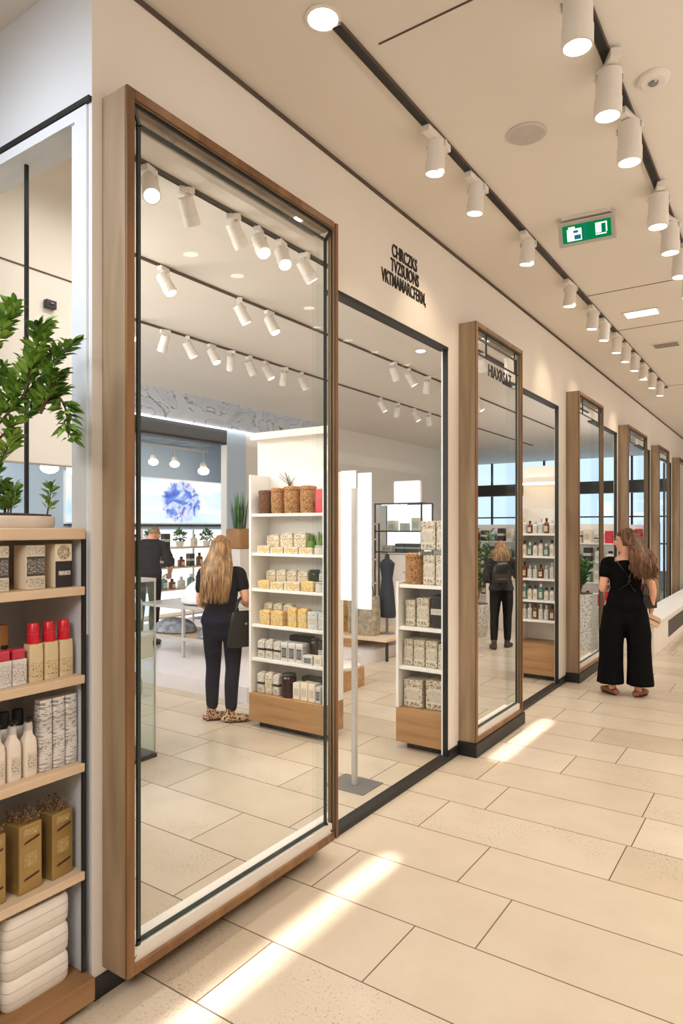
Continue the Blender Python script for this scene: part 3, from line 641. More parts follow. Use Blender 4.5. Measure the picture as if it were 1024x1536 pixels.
# second shelf
def small_red():
    o = root_mesh('red_lidded_box', MB().box(-.05, 0, -.024, .024, 0, .085), 'whitebox', bevel=.002)
    MB().box(-.047, -.003, -.022, .02, .085, .118).build('lid', 'red2', o, bevel=.004); return Kit(o)
k2 = small_red()
for y, s in ((1.1, 'far left'), (1.15, 'middle'), (1.201, 'right')): k2.put((XF, y, 1.1655), 0, 'small white box with rose red lid, %s in the second shelf front row' % s, 'box', 'small red lidded boxes')
def sachet():
    o = root_mesh('kraft_sachet', MB().rlathe([(.98, 0), (1, .01), (1, .1), (.95, .122), (.9, .126)], .022, .0255, e=7), 'kraft', True)
    MB().lathe([(.019, .12), (.0215, .13), (.018, .19), (.015, .195)], n=18).build('cap', 'red', o, True)
    MB().lathe([(.0212, .155), (.0202, .162)], n=18, cap=False).build('seal_ring', 'red2', o, True); return Kit(o)
k3 = sachet()
for y, s in ((1.262, 'left'), (1.318, 'middle'), (1.374, 'right')): k3.put((XF-.025, y, 1.1655), 0, 'cream sachet with bright red cap, %s of the three on the second shelf' % s, 'sachet', 'red capped sachets')
def brown_tube():
    o = root_mesh('brown_tube', MB().rlathe([(1, 0), (1, .17), (.9, .185), (.86, .188)], .018, .019, e=4), 'brown', True)
    MB().box(.016, .019, -.012, .012, .03, .12).build('label', 'dark', o); return Kit(o)
k4 = brown_tube()
for y, s in ((1.085, 'leftmost'), (1.125, 'second'), (1.165, 'third'), (1.205, 'rightmost')): k4.put((XF-.12, y, 1.1655), 0, '%s tall brown tube behind the red lidded boxes' % s, 'tube', 'brown tubes')
# third shelf
kb = Kit(None)
def pump():
    o = root_mesh('pump_bottle', MB().rlathe([(.94, 0), (1, .006), (1, .1), (.9, .122), (.55, .136), (.5, .15)], .024, .0235, e=4), 'bottle', True)
    MB().rlathe([(.54, .15), (.54, .165), (.48, .176)], .024, .024, e=3).build('collar', 'steel_pale', o, True)
    MB().tube([(0, 0, .174), (0, 0, .19), (.008, 0, .194), (.026, 0, .19)], .0055, 8).build('nozzle', 'black', o, True)
    MB().box(.0225, .0245, -.014, .014, .02, .08).build('label', 'llabel', o); return Kit(o)
kp = pump()
for y, s in ((1.135, 'leftmost'), (1.188, 'middle'), (1.243, 'rightmost')): kp.put((XF-.025, y, .8555), 0, '%s ivory pump bottle in front on the third shelf' % s, 'bottle', 'ivory pump bottles')
def blackcap():
    o = root_mesh('dark_capped_bottle', MB().rlathe([(.94, 0), (1, .006), (1, .12), (.8, .15), (.6, .155)], .022, .022, e=4), 'bottle_grey', True)
    MB().lathe([(.0175, .153), (.0185, .16), (.0185, .2), (.016, .206)], n=16).build('cap', 'black', o, True); return Kit(o)
kq = blackcap()
for y, s in ((1.10, 'leftmost'), (1.15, 'second'), (1.2, 'third'), (1.25, 'rightmost')): kq.put((XF-.1, y, .8555), 0, '%s bottle with glossy black cap in the back row of the third shelf' % s, 'bottle', 'black capped bottles')
def pack():
    o = root_mesh('crinkled_pack', MB().rlathe([(.96, 0), (1, .01), (1, .1), (.97, .14), (1, .2), (.94, .226), (.8, .232)], .024, .0235, e=5), 'clearpack', True)
    MB().box(.0235, .025, -.016, .016, .06, .12).build('label', 'whitebox', o)
    MB().box(-.016, .016, -.021, .021, .232, .24).build('sealed_top', 'white', o); return Kit(o)
kk = pack()
for y, s in ((1.297, 'left'), (1.345, 'middle'), (1.392, 'right, beside the pier')): kk.put((XF-.025, y, .8555), 0, 'tall crinkled clear pack on the third shelf, %s' % s, 'pack', 'tall clear packs')
# fourth shelf: gold boxes topped with dried flowers
def goldbox():
    o = root_mesh('gold_gift_box', MB().box(-.1, 0, -.042, .042, 0, .225), 'gold', bevel=.004)
    for z, sl in ((.165, .008), (.045, .006)): MB().add([(.0012, -.026, z-.004), (.0012, .03, z+sl), (.0012, .032, z+sl+.008), (.0012, -.02, z+.004)], [(0, 1, 2, 3)]).build('slot', 'gold_slot', o)
    MB().box(0, .001, -.024, .024, .085, .13).build('lower_print', 'gold_text', o); MB().box(0, .001, -.026, .028, .188, .212).build('upper_print', 'gold_text', o)
    g = MB()
    for k in range(60):
        p = V((random.uniform(-.09, -.01), random.uniform(-.035, .035), .225)); q = p+V((random.uniform(-.015, .015), random.uniform(-.015, .015), random.uniform(.008, .035)))
        g.tube([p, q], .0012, 4); g.ell(q, (.004, .004, .003), 5, 3)
    g.build('dried_flowers', 'dried', o); return Kit(o)
kg = goldbox()
for y, rz, s in ((1.115, .08, 'leftmost'), (1.238, .05, 'middle'), (1.355, .1, 'rightmost')): kg.put((XF, y, .4755), rz, '%s gold gift box topped with dried flowers on the fourth shelf' % s, 'gift box', 'gold gift boxes')
# bottom: thick folded white towels, three high
def towel():
    o = root_mesh('folded_towel', MB().rlathe([(.93, 0), (.985, .012), (1.0, .05), (.985, .088), (.93, .1)], .12, .118, e=9, seg=40), 'towel', True)
    g = MB()
    for z in (.034, .068): g.rlathe([(1.0, z-.002), (1.004, z), (1.0, z+.002)], .1195, .1175, e=9, seg=40)
    g.build('fold_line', 'steel_pale', o, True); return Kit(o)
kt = towel()
for y, col in ((1.262, 'nearer the pier'), (1.01, 'farther from the pier')):
    for j, s in enumerate(('bottom', 'middle', 'top')):
        kt.put((-.135, y, .1155+j*.1012), 0, '%s white folded towel of the stack %s' % (s, col), 'towel', 'folded towels')
for y, col in ((1.262, 'nearer the pier'), (1.01, 'farther from the pier')):
    o = tag(MB().box(-.1, .11, -.105, .105, 0, .012).build('fabric_pouch', plain('taupe_pouch', rgb(150, 138, 124), .8, var=.12, scale=25), loc=(-.14, y, .4195), bevel=.004), 'flat taupe fabric pouch on the towel stack %s' % col, 'pouch', 'pouches on the towels')
    MB().box(.03, .07, -.106, .106, .0005, .0135).build('strap', 'dark', o)

# ------------------------------------------------------------------ plants
def leafcloud(mb, c, rad, n, size):
    for k in range(n):
        d = V((random.gauss(0, 1), random.gauss(0, 1), random.gauss(0, 1))).normalized()*rad*random.uniform(.25, 1)
        leaf(mb, V(c)+d, (d.normalized()+V((random.uniform(-.5, .5), random.uniform(-.5, .5), random.uniform(-.2, .7)))).normalized(), size*random.uniform(.7, 1.2))
def leaf(mb, p, d, s):
    sd = d.cross(V((random.uniform(-1, 1), random.uniform(-1, 1), 1))).normalized(); up = sd.cross(d)
    w = s*.22
    mb.add([p, p+d*s*.35+sd*w+up*w*.4, p+d*s*.72+sd*w*.7+up*w*.2, p+d*s-up*s*.08, p+d*s*.72-sd*w*.7+up*w*.2, p+d*s*.35-sd*w+up*w*.4, p+d*s*.4, p+d*s*.75],
           [(0, 1, 6), (1, 2, 7, 6), (2, 3, 7), (3, 4, 7), (4, 5, 6, 7), (5, 0, 6)])
def sprig(mb, st, p0, p1, n, size, r=.006, bend=(0, 0, 0), clump=3):
    p0, p1 = V(p0), V(p1); pts = [p0.lerp(p1, k/8)+V(bend)*math.sin(PI*k/8) for k in range(9)]
    st.tube(pts, [r*(1-.7*k/8) for k in range(9)], 6)
    for k in range(n):
        u = (.18+.82*(k+random.random())/n)*8; i = min(7, int(u)); p = pts[i].lerp(pts[i+1], u-i)
        for j in range(clump):
            a = random.uniform(0, 2*PI); d = ((pts[i+1]-pts[i]).normalized()*.6+V((math.cos(a), math.sin(a), random.uniform(-.1, .5)))).normalized()
            leaf(mb, p+d*.008, d, size*random.uniform(.65, 1.2))
t = thing('potted_shrub', 'leafy green shrub with woody stem in a pale trough on top of the product shelf', 'plant', (-.17, 1.14, 1.6805))
MB().rlathe([(.97, 0), (1, .01), (1, .035), (.98, .04)], .14, .22, e=5, seg=36).build('trough', 'stoneware', t, True)
MB().rlathe([(.93, .02), (.95, .046), (.6, .05)], .14, .22, e=5, seg=36).build('soil', 'soil', t, True)
st = MB(); lf = MB(); random.seed(77)
base = V((.06, -.02, .03))
sprig(lf, st, base, (.04, -.06, .7), 64, .052, .010, (.0, .012, 0), 4)
for q0, q1, n in [((.06, .0, .3), (.12, .13, .60), 34), ((.06, .0, .26), (.2, .17, .46), 30), ((.06, .0, .3), (.22, .2, .62), 34), ((.2, .16, .44), (.24, .17, .30), 16), ((.05, -.02, .36), (-.06, .1, .56), 22), ((.06, -.02, .2), (.12, -.16, .48), 30), ((.06, -.04, .42), (.02, -.2, .66), 28), ((.06, -.02, .1), (.1, .06, .3), 18),
        ((.05, -.02, .14), (.02, -.12, .32), 18), ((.12, .08, .42), (.2, .1, .66), 24), ((.06, -.03, .5), (.14, .04, .72), 24), ((.16, .12, .38), (.26, .12, .5), 20)]:
    sprig(lf, st, q0, q1, n, .05, .005, (.0, .01, .02), 4)
for k in range(9):
    x, y = random.uniform(-.06, .1), random.uniform(-.16, .2); h = random.uniform(.09, .17)
    sprig(lf, st, (x, y, .04), (x+random.uniform(-.02, .02), y+random.uniform(-.03, .03), h), 12, .03, .003, (0, 0, 0), 4)
st.build('stem', 'bark', t); lf.build('foliage', 'leaf', t)
def floor_plant(label, loc, pot_h, pot_r, h, spread, seedn, mat='leaf_dark', square=False, name='potted_plant'):
    random.seed(seedn)
    t = thing(name, label, 'plant', loc)
    if square: MB().rlathe([(1, 0), (1, pot_h-.02), (1.03, pot_h-.02), (1.03, pot_h)], pot_r, pot_r, e=9, seg=36).build('planter', 'planter', t, True)
    else: MB().lathe([(pot_r*.7, 0), (pot_r*.75, .01), (pot_r, pot_h*.9), (pot_r*1.05, pot_h), (pot_r*.9, pot_h)], n=22).build('pot', 'planter', t, True)
    MB().lathe([(pot_r*.85, pot_h-.03), (pot_r*.85, pot_h+.006), (.001, pot_h+.012)], n=16).build('soil', 'soil', t)
    st = MB(); lf = MB()
    for k in range(9):
        a = 2*PI*k/9+random.uniform(-.3, .3); rr = spread*random.uniform(.3, 1)
        sprig(lf, st, (0, 0, pot_h), (rr*math.cos(a), rr*math.sin(a), pot_h+h*random.uniform(.6, 1)), 16, .1, .007, (0, 0, .03), 3)
    st.build('stem', 'bark', t); lf.build('foliage', mat, t)
floor_plant('bushy green plant in a pale mottled planter beside the woman in the jumpsuit', (-.42, 9.6, 0), .76, .2, .55, .2, 3, square=True)
floor_plant('tall dense green plant beside the woman in the dark patterned jacket', (-2.02, 9.75, 0), .5, .2, 1.25, .26, 5)

# ------------------------------------------------------------------ white shelf towers standing behind the glass
def tower(loc, w, dep, levels, h, label, top_wall=None, upright_h=None, back=True, base=.29, basem='oak'):
    t = thing('shelf_tower', label, 'shelf unit', loc)
    uh = upright_h or h
    MB().box(-w/2, -w/2+.022, 0, dep, base, uh).build('side_panel', 'shelf_white', t, bevel=.002)
    MB().box(w/2-.022, w/2, 0, dep, base, h).build('side_panel', 'shelf_white', t, bevel=.002)
    if back: MB().box(-w/2+.022, w/2-.022, dep-.02, dep, base, uh).build('back_panel', 'shelf_white', t)
    for z in levels: MB().box(-w/2+.022, w/2-.022, .01, dep-.02, z-.024, z).build('shelf', 'shelf_white', t, bevel=.002)
    MB().box(-w/2, w/2, 0, dep, .055, base-.001).build('wooden_base', basem, t, bevel=.003)
    MB().box(-w/2+.06, w/2-.06, .07, dep-.02, 0, .055).build('recessed_foot', 'black', t)
    return t
t = tower((-1.355, 4.2, 0), .79, .26, [1.80, 1.47, 1.17, .87, .585], 2.13, 'white shelf tower with golden wooden base and baskets on top, behind the nearest framed panel', base=.29)
# wall piece with warm cove light rising behind the tower
ct = thing('cove_backdrop', 'beige backdrop with a glowing warm cove light above the white shelf tower', 'backdrop panel', (-1.315, 4.52, 0))
MB().box(-.62, .22, .0, .06, 0, 2.46).build('panel', 'wall', ct)
MB().box(-.62, .22, -.1, .06, 2.46, 2.52).build('canopy', 'wall', ct)
MB().box(-.45, .2, -.03, -.01, 2.0, 2.02).build('light_strip', 'cove', ct)
W1 = 'of the tall white tower'
G = 'goods in the white shelf tower'
Y = 4.215
def sq(items): return [(k, -1.75+(a+1.75)*.908, -1.75+(b+1.75)*.908, h, d*.74, o*.64) for k, a, b, h, d, o in items]
row(sq([('basketd', -1.69, -1.55, .2, .14, .02), ('basket', -1.545, -1.4, .215, .14, .03), ('basket', -1.395, -1.22, .225, .16, .03), ('basket', -1.215, -1.06, .225, .15, .04), ('red', -1.02, -.92, .19, .12, .05)]), Y, 1.8005, 'the top shelf '+W1, G)
row(sq([('bundle', -1.66, -1.5, .15, .1, .17), ('bundle', -1.495, -1.34, .165, .1, .17), ('bundle', -1.335, -1.185, .17, .1, .17), ('herb', -1.175, -1.09, .19, .09, .14), ('herb', -1.075, -.985, .2, .09, .14), ('low', -1.68, -1.53, .06, .11, .02), ('low', -1.52, -1.37, .05, .11, .02), ('low', -1.36, -1.2, .055, .11, .02), ('low', -1.19, -1.04, .05, .1, .02), ('pale', -1.03, -.93, .07, .09, .02)]), Y, 1.4705, 'the second shelf '+W1, G)
row(sq([('bundle', -1.665, -1.545, .15, .1, .17), ('bundle', -1.54, -1.42, .155, .1, .17), ('bundle', -1.415, -1.295, .155, .1, .17), ('bundle', -1.29, -1.165, .155, .1, .17), ('gjar', -1.155, -1.05, .17, .1, .14), ('bundle2', -1.04, -.92, .15, .1, .15), ('yellow', -1.68, -1.53, .07, .11, .02), ('low', -1.52, -1.37, .06, .11, .02), ('low', -1.36, -1.18, .07, .11, .02), ('yellow', -1.17, -1.03, .08, .1, .02), ('pale', -1.02, -.93, .08, .09, .02)]), Y, 1.1705, 'the third shelf '+W1, G)
row(sq([('bundle', -1.69, -1.58, .17, .1, .16), ('bundle', -1.57, -1.46, .17, .1, .16), ('bundle', -1.45, -1.34, .17, .1, .16), ('yellow', -1.66, -1.53, .12, .12, .02), ('yellow', -1.52, -1.38, .12, .12, .02), ('yellow', -1.335, -1.23, .155, .13, .04), ('yellow', -1.22, -1.115, .155, .13, .04), ('speck', -1.1, -.985, .14, .14, .03), ('speck', -.98, -.92, .14, .12, .03)]), Y, .8705, 'the fourth shelf '+W1, G)
row(sq([('bundle2', -1.69, -1.6, .15, .12, .04), ('bundle2', -1.595, -1.505, .155, .12, .04), ('bundle2', -1.5, -1.41, .15, .12, .04), ('dark', -1.4, -1.15, .2, .09, .2), ('white', -1.4, -1.32, .155, .14, .03), ('white', -1.315, -1.235, .155, .14, .03), ('white', -1.23, -1.15, .155, .14, .03), ('tin', -1.13, -1.04, .2, .09, .12), ('dark', -1.035, -.93, .19, .09, .14), ('white', -1.14, -1.03, .075, .09, .01), ('card', -1.02, -.94, .08, .09, .02)]), Y, .5855, 'the fifth shelf '+W1, G)
row(sq([('bundle2', -1.69, -1.6, .17, .13, .03), ('bundle', -1.595, -1.505, .175, .13, .03), ('bundle2', -1.5, -1.42, .17, .13, .03), ('tin', -1.415, -1.27, .19, .14, .02), ('dark', -1.25, -1.0, .17, .1, .19), ('card', -1.255, -1.175, .135, .12, .02), ('card', -1.17, -1.09, .145, .12, .02), ('card', -1.085, -1.01, .145, .12, .02), ('white', -1.005, -.95, .13, .12, .02)]), Y, .2905, 'the wooden base '+W1, G)
# thin twigs in a glass on the top shelf
t = thing('twig_vase', 'slim glass vase of thin twigs among the baskets on the white tower', 'vase', (-1.488, 4.425, 1.8005))
MB().lathe([(.03, 0), (.04, .02), (.028, .16), (.02, .25), (.026, .27)], n=14).build('glass_body', 'glass_case', t, True)
g = MB()
for k in range(7): g.tube([(0, 0, .02), (random.uniform(-.02, .02), 0, .25), (random.uniform(-.12, .12), random.uniform(-.03, .005), random.uniform(.3, .36))], .003, 5)
g.build('twigs', 'bark', t)

tower((-.235, 4.42, 0), .43, .36, [1.25, .93, .63], 1.27, 'short white shelf tower of paper wrapped boxes right behind the plain glazing', base=.315)
W2 = 'of the short tower'; G = 'wrapped boxes in the short shelf tower'
row([('aged', -.41, -.25, .21, .16, .04), ('aged', -.235, -.05, .22, .16, .06)], 4.43, .3155, 'the wooden base '+W2, G)
row([('aged', -.415, -.335, .2, .14, .05), ('aged', -.33, -.235, .2, .14, .05), ('aged', -.23, -.13, .2, .14, .05), ('aged', -.125, -.05, .185, .14, .05)], 4.43, .6305, 'the lower shelf '+W2, G)
row([('aged', -.4, -.315, .2, .14, .05), ('aged', -.305, -.2, .22, .14, .05), ('dark', -.19, -.08, .24, .14, .06)], 4.43, .9305, 'the middle shelf '+W2, G)
row([('basket', -.43, -.265, .24, .16, .04), ('aged', -.25, -.15, .225, .14, .05), ('aged', -.145, -.045, .225, .14, .05)], 4.43, 1.2505, 'the top shelf '+W2, G)
t = tag(MB().box(-.28, -.025, 4.45, 4.68, 1.5, 1.512).build('glass_shelf', 'glass_case'), 'clear glass shelf carrying two large wrapped boxes above the short tower', 'shelf')
MB().box(-.275, -.263, 4.46, 4.67, 1.4755, 1.5).build('support', 'steel_pale', t); 
row([('aged', -.27, -.145, .22, .18, .03), ('aged', -.14, -.035, .22, .18, .03)], 4.45, 1.5125, 'the glass shelf above the short tower', G)

# distant tower behind the second plain glazing, glowing cove above
tower((-.27, 7.28, 0), .5, .36, [.66, .88, 1.12, 1.37, 1.62], 1.9, 'wooden shelf unit packed with small bottles behind the narrow plain glazing', base=.4)
ct = thing('cove_backdrop', 'pale backdrop with bright cove light above the shelf of small bottles', 'backdrop panel', (-.27, 7.66, 0))
MB().box(-.3, .14, 0, .06, 0, 2.4).build('panel', 'wall', ct); MB().box(-.3, .14, -.16, .06, 2.2, 2.26).build('canopy', 'wall', ct); MB().box(-.26, .12, -.14, -.12, 2.175, 2.199).build('light_strip', 'cove', ct)
kinds = ['silver', 'ivory', 'amber', 'teal', 'silver', 'ivory']
for li, (z, nm) in enumerate([(1.6205, 'top'), (1.3705, 'second'), (1.1205, 'third'), (.8805, 'fourth'), (.6605, 'fifth')]):
    its = []
    for k in range(7):
        x = -.485+k*.062; its.append((kinds[(k*2+li) % 6], x, x+.056, random.uniform(.13, .18), .055, .05))
    row(its, 7.3, z, 'the %s shelf of the bottle unit' % nm, 'small bottles behind the narrow glazing')

# ------------------------------------------------------------------ freestanding sign right behind the plain glazing
t = thing('sign_stand', 'pale metal post with lit white panel on a steel foot plate behind the plain glazing', 'sign stand', (-.31, 3.63, 0))
MB().box(-.016, .016, -.016, .016, .006, 1.94).build('post', 'steel_pale', t, bevel=.003)
MB().box(-.16, .14, -.12, .13, 0, .006).build('foot_plate', 'grey', t, bevel=.002)
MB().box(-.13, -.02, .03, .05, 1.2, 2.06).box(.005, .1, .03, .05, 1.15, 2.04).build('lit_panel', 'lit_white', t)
MB().box(-.02, .005, .028, .05, 1.1, 1.94).box(-.02, .005, .016, .03, 1.3, 1.34).build('backbone', 'grey', t)

# ------------------------------------------------------------------ wooden plinths, bags and dress deeper in the shop
t = thing('display_plinth', 'low golden wood plinth carrying the bags and the navy dress', 'plinth', (-2.65, 7.1, 0))
MB().box(-.75, .02, 0, 1.0, 0, .26).build('body', 'oak', t, bevel=.004); MB().box(-.78, .55, -.01, 1.02, .26, .3).build('top_board', 'shelf_wood', t, bevel=.004)
MB().box(.47, .5, .1, .13, 0, .26).box(.47, .5, .85, .88, 0, .26).build('leg', 'black', t)
t = thing('display_block', 'small wooden display block with rounded white top, nearest the sign stand', 'plinth', (-1.95, 5.6, 0))
MB().box(-.3, .22, 0, .4, 0, .2).build('body', 'oak', t, bevel=.004); MB().rlathe([(.98, .2), (1, .21), (1, .235), (.97, .24)], .27, .21, e=3, c=(-.04, .2, 0), seg=32).build('top', 'white', t, True)
def tote(label, loc, w, h, d, mat, handle):
    t = thing('tote_bag', label, 'bag', loc)
    MB().rlathe([(.95, 0), (1, .02), (1.03, h*.5), (.98, h*.93), (.94, h), (.85, h-.01)], w/2, d/2, e=6, seg=36).build('body', mat, t, True)
    for s in (-1, 1): MB().tube([(-w*.25, s*d*.42, h*.85), (-w*.2, s*d*.4, h*1.2), (0, s*d*.38, h*1.36), (w*.2, s*d*.4, h*1.2), (w*.25, s*d*.42, h*.85)], .008, 6).build('handle', handle, t, True)
    MB().box(-w*.2, w*.2, -d*.53, -d*.47, h*.35, h*.62).build('front_pocket', mat, t, bevel=.004)
    return t
tote('honey coloured canvas tote bag on the wood plinth, left of the sign post', (-3.05, 7.35, .3005), .34, .44, .16, 'tote_yellow', 'soil')
tote('stone grey canvas tote bag on the wood plinth, right of the sign post', (-2.55, 7.3, .3005), .4, .5, .18, 'tote_grey', 'soil')
t = thing('dress_form', 'navy sleeveless dress on a slim display form beside the grey tote', 'dress form', (-2.33, 7.5, .3005), R(-30))
MB().lathe([(.1, 0), (.1, .012), (.02, .02), (.014, .3)], n=18).build('stand', 'grey', t, True)
MB().lathe([(.13, .22), (.14, .25), (.12, .45), (.105, .6), (.085, .72), (.11, .86), (.12, .92), (.06, .97), (.035, .98)], n=24, sx=1.1, sy=.75).build('dress', 'dress', t, True)
MB().lathe([(.034, .97), (.03, 1.03), (.001, 1.05)], n=14).build('neck_block', 'black', t, True)
for x, yy, c in ((-2.75, 7.75, 'grey'), (-2.15, 7.7, 'pale')):
    o = tag(MB().lathe([(.07, 0), (.07, .01), (.02, .015), (.02, .78), (.05, .79), (.05, .81)], n=14).build('display_post', 'steel_pale', loc=(x, yy, .3005), smooth=True), '%s metal display post standing %s the navy dress' % (c, 'left of' if c == 'grey' else 'right of'), 'post')
    MB().lathe([(.03, .81), (.03, .83), (.001, .84)], n=12).build('finial', 'white', o, True)
# vitrine with lit poster on top
t = thing('glass_display_cabinet', 'dark framed glass display cabinet with lit shelves behind the navy dress', 'cabinet', (-2.88, 8.75, 0))
fr = MB()
for x in (-.41, .39):
    for y in (0, .36): fr.box(x, x+.02, y, y+.02, 0, 2.06)
for z in (1.3, 1.62, 2.04): fr.box(-.41, .41, 0, .02, z, z+.02); fr.box(-.41, .41, .36, .38, z, z+.02); fr.box(-.41, -.39, 0, .38, z, z+.02); fr.box(.39, .41, 0, .38, z, z+.02)
fr.build('frame', 'dark', t)
MB().box(-.39, .39, .02, .36, 1.62, 1.632).box(-.39, .39, .02, .36, 1.3, 1.312).build('shelf', 'white', t)
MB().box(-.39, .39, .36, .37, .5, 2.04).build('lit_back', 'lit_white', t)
MB().box(-.39, .39, .004, .01, 1.32, 2.04).build('glass_front', 'glass_case', t)
MB().box(-.4, .4, .01, .37, .02, 1.28).build('cupboard', 'wall', t)
row([('card', -3.2, -3.02, .1, .15, .05), ('dark', -2.98, -2.55, .13, .18, .06)], 8.77, 1.3125, 'the lower cabinet level', 'boxes in the glass cabinet')
row([('card', -3.12, -2.98, .16, .12, .08), ('speck', -2.9, -2.78, .12, .12, .08), ('card', -2.7, -2.56, .2, .12, .08)], 8.77, 1.6325, 'the upper cabinet level', 'boxes in the glass cabinet')
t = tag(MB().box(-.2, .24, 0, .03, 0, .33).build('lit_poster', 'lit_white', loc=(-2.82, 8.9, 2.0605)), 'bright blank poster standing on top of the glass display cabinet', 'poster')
MB().box(-.21, -.2, -.005, .035, 0, .34).box(.24, .25, -.005, .035, 0, .34).box(-.21, .25, -.005, .035, .33, .34).build('frame', 'white', t)
# side table with bits behind the frame edge, left of the sign panel
t = thing('side_shelf', 'dark open shelf with small wares between the white tower and the lit sign', 'shelf', (-3.4, 8.2, 0))
for x in (-.35, .33):
    MB().box(x, x+.02, 0, .02, 0, 1.75).box(x, x+.02, .3, .32, 0, 1.75).build('upright', 'dark', t)
for z in (.5, .85, 1.2, 1.5, 1.73): MB().box(-.33, .33, 0, .32, z, z+.02).build('board', 'shelf_wood', t)
row([('card', -3.68, -3.5, .18, .15, .05), ('amber', -3.45, -3.36, .2, .09, .05), ('speck', -3.3, -3.12, .2, .15, .05)], 8.23, 1.2205, 'the middle board of the dark open shelf', 'wares on the dark open shelf')
row([('pale', -3.7, -3.54, .16, .15, .05), ('dark', -3.5, -3.34, .18, .14, .05), ('basket', -3.3, -3.12, .18, .18, .04)], 8.23, .8705, 'the lower board of the dark open shelf', 'wares on the dark open shelf')
row([('white', -3.68, -3.5, .16, .14, .05), ('yellow', -3.44, -3.28, .14, .14, .05), ('bundle2', -3.26, -3.12, .17, .14, .05)], 8.23, 1.5205, 'the upper board of the dark open shelf', 'wares on the dark open shelf')
# picture at the far end
t = tag(MB().box(-.75, .75, 0, .02, -.4, .4).build('wall_picture', 'picture', loc=(-7.75, 19.87, 2.85)), 'dark dusky picture hanging on the pale blue end wall', 'picture')
MB().box(-.78, -.75, -.01, .025, -.43, .43).box(.75, .78, -.01, .025, -.43, .43).box(-.78, .78, -.01, .025, .4, .43).box(-.78, .78, -.01, .025, -.43, -.4).build('frame', 'dark', t)
for x, s in ((-8.15, 'left'), (-7.35, 'right')):
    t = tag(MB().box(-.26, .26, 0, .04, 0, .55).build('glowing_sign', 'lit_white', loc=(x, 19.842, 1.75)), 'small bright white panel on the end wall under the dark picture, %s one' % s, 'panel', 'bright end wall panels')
    MB().box(-.27, .27, .035, .059, -.01, .56).build('backing', 'white', t)

# ------------------------------------------------------------------ alcove: screen, pendants, wall shelf, table, vitrine
t = thing('wall_screen', 'large bright screen showing an oval blue and violet feathered bloom', 'screen', (-6.46, 7.2, 1.76))
MB().box(-.02, .0, -1.62, 1.62, .0, .72).build('screen_face', 'screen', t)
MB().box(-.038, -.021, -1.64, 1.64, -.02, .74).build('frame', 'white', t); MB().box(-.04, .03, -1.64, 1.64, -.05, -.022).build('lower_rail', 'dark', t)
t = tag(MB().box(-.012, .012, -1.7, .9, -.012, .012).build('pendant_rail', 'steel_pale', loc=(-6.0, 7.0, 2.95)), 'thin metal rail carrying the three glowing pendant lamps', 'rail')
for y in (-1.5, .7): MB().box(-.006, .006, y-.006, y+.006, .012, .099).build('hanger', 'steel_pale', t)
def pendant():
    o = bpy.data.objects.new('pendant_lamp', None); COL.objects.link(o)
    MB().tube([(0, 0, -.012), (0, .0, -.12), (.02, .02, -.16)], .006, 6).build('cord', 'steel_pale', o)
    MB().lathe([(.03, -.26), (.045, -.24), (.05, -.18), (.03, -.15), (.001, -.145)], n=18).build('shade', 'lamp_white', o, True)
    MB().ell((0, 0, -.265), (.075, .075, .05), 18, 10).build('bulb', 'bulb', o, True); return Kit(o)
kpd = pendant()
for y, s in ((6.74, 'left'), (7.16, 'middle'), (7.78, 'right and largest')): kpd.put((-6.0, y, 2.95), 0, 'glowing pendant lamp in front of the screen, %s of three' % s, 'pendant lamp', 'pendant lamps', 1.25 if y > 7.5 else 1)
t = thing('wall_shelf', 'long backlit wall shelf of bottles and small plants under the bright screen', 'shelf', (-6.46, 7.2, .1505))
MB().box(-.035, -.015, -1.6, 1.6, 0, 1.5).build('lit_back', 'lit_white', t)
for z in (.12, .55, .9, 1.22): MB().box(-.015, .3, -1.6, 1.6, z-.025, z).build('board', 'shelf_wood', t)
for y in (-1.58, -.53, .53, 1.58): MB().box(.26, .285, y-.012, y+.012, 0, 1.5).build('upright', 'steel_pale', t)
kk2 = ['amber', 'ivory', 'silver', 'teal', 'amber', 'silver', 'ivory', 'card', 'dark', 'yellow']
for z, nm in ((.7, 'lower'), (1.05, 'middle'), (1.37, 'upper')):
    its = []; n = 14 if nm != 'upper' else 9
    for k in range(n):
        y = -1.35+k*(2.75/n)+random.uniform(0, .03)
        if nm == 'upper' and min(abs(y+.06+7.2-q) for q in (6.35, 6.9, 7.5, 8.1)) < .17: continue
        y += 0; kd = random.choice(kk2); its.append((kd, y, y+random.uniform(.09, .14), random.uniform(.15, .24), .1, .02))
    row(its, .02, z+.001, 'the %s board under the bright screen' % nm, 'goods under the bright screen', PI/2, (-6.12, 7.2, 0))
random.seed(21)
for y, s in ((6.35, 'first'), (6.9, 'second'), (7.5, 'third'), (8.1, 'fourth')):
    t = thing('small_potted_plant', '%s small leafy plant from the left on the shelf under the screen' % s, 'plant', (-6.26, y, 1.3715), 0, 'small plants under the screen')
    MB().lathe([(.05, 0), (.07, .08), (.075, .09), (.06, .09)], n=14).build('pot', 'white', t, True)
    lf = MB(); leafcloud(lf, (0, 0, .17), .09, 90, .075); lf.build('foliage', 'leaf_dark', t)
t = thing('tall_planter', 'tall grass plant in a brown pot on a pale stand beside the blue-lit pillar', 'plant', (-4.75, 7.3, .1505))
MB().box(-.13, .13, -.13, .13, 0, 1.22).build('stand', 'wall', t, bevel=.004); MB().rlathe([(.85, 1.22), (1, 1.24), (1.05, 1.5), (.95, 1.52)], .15, .15, e=6).build('pot', 'brown', t, True)
g = MB()
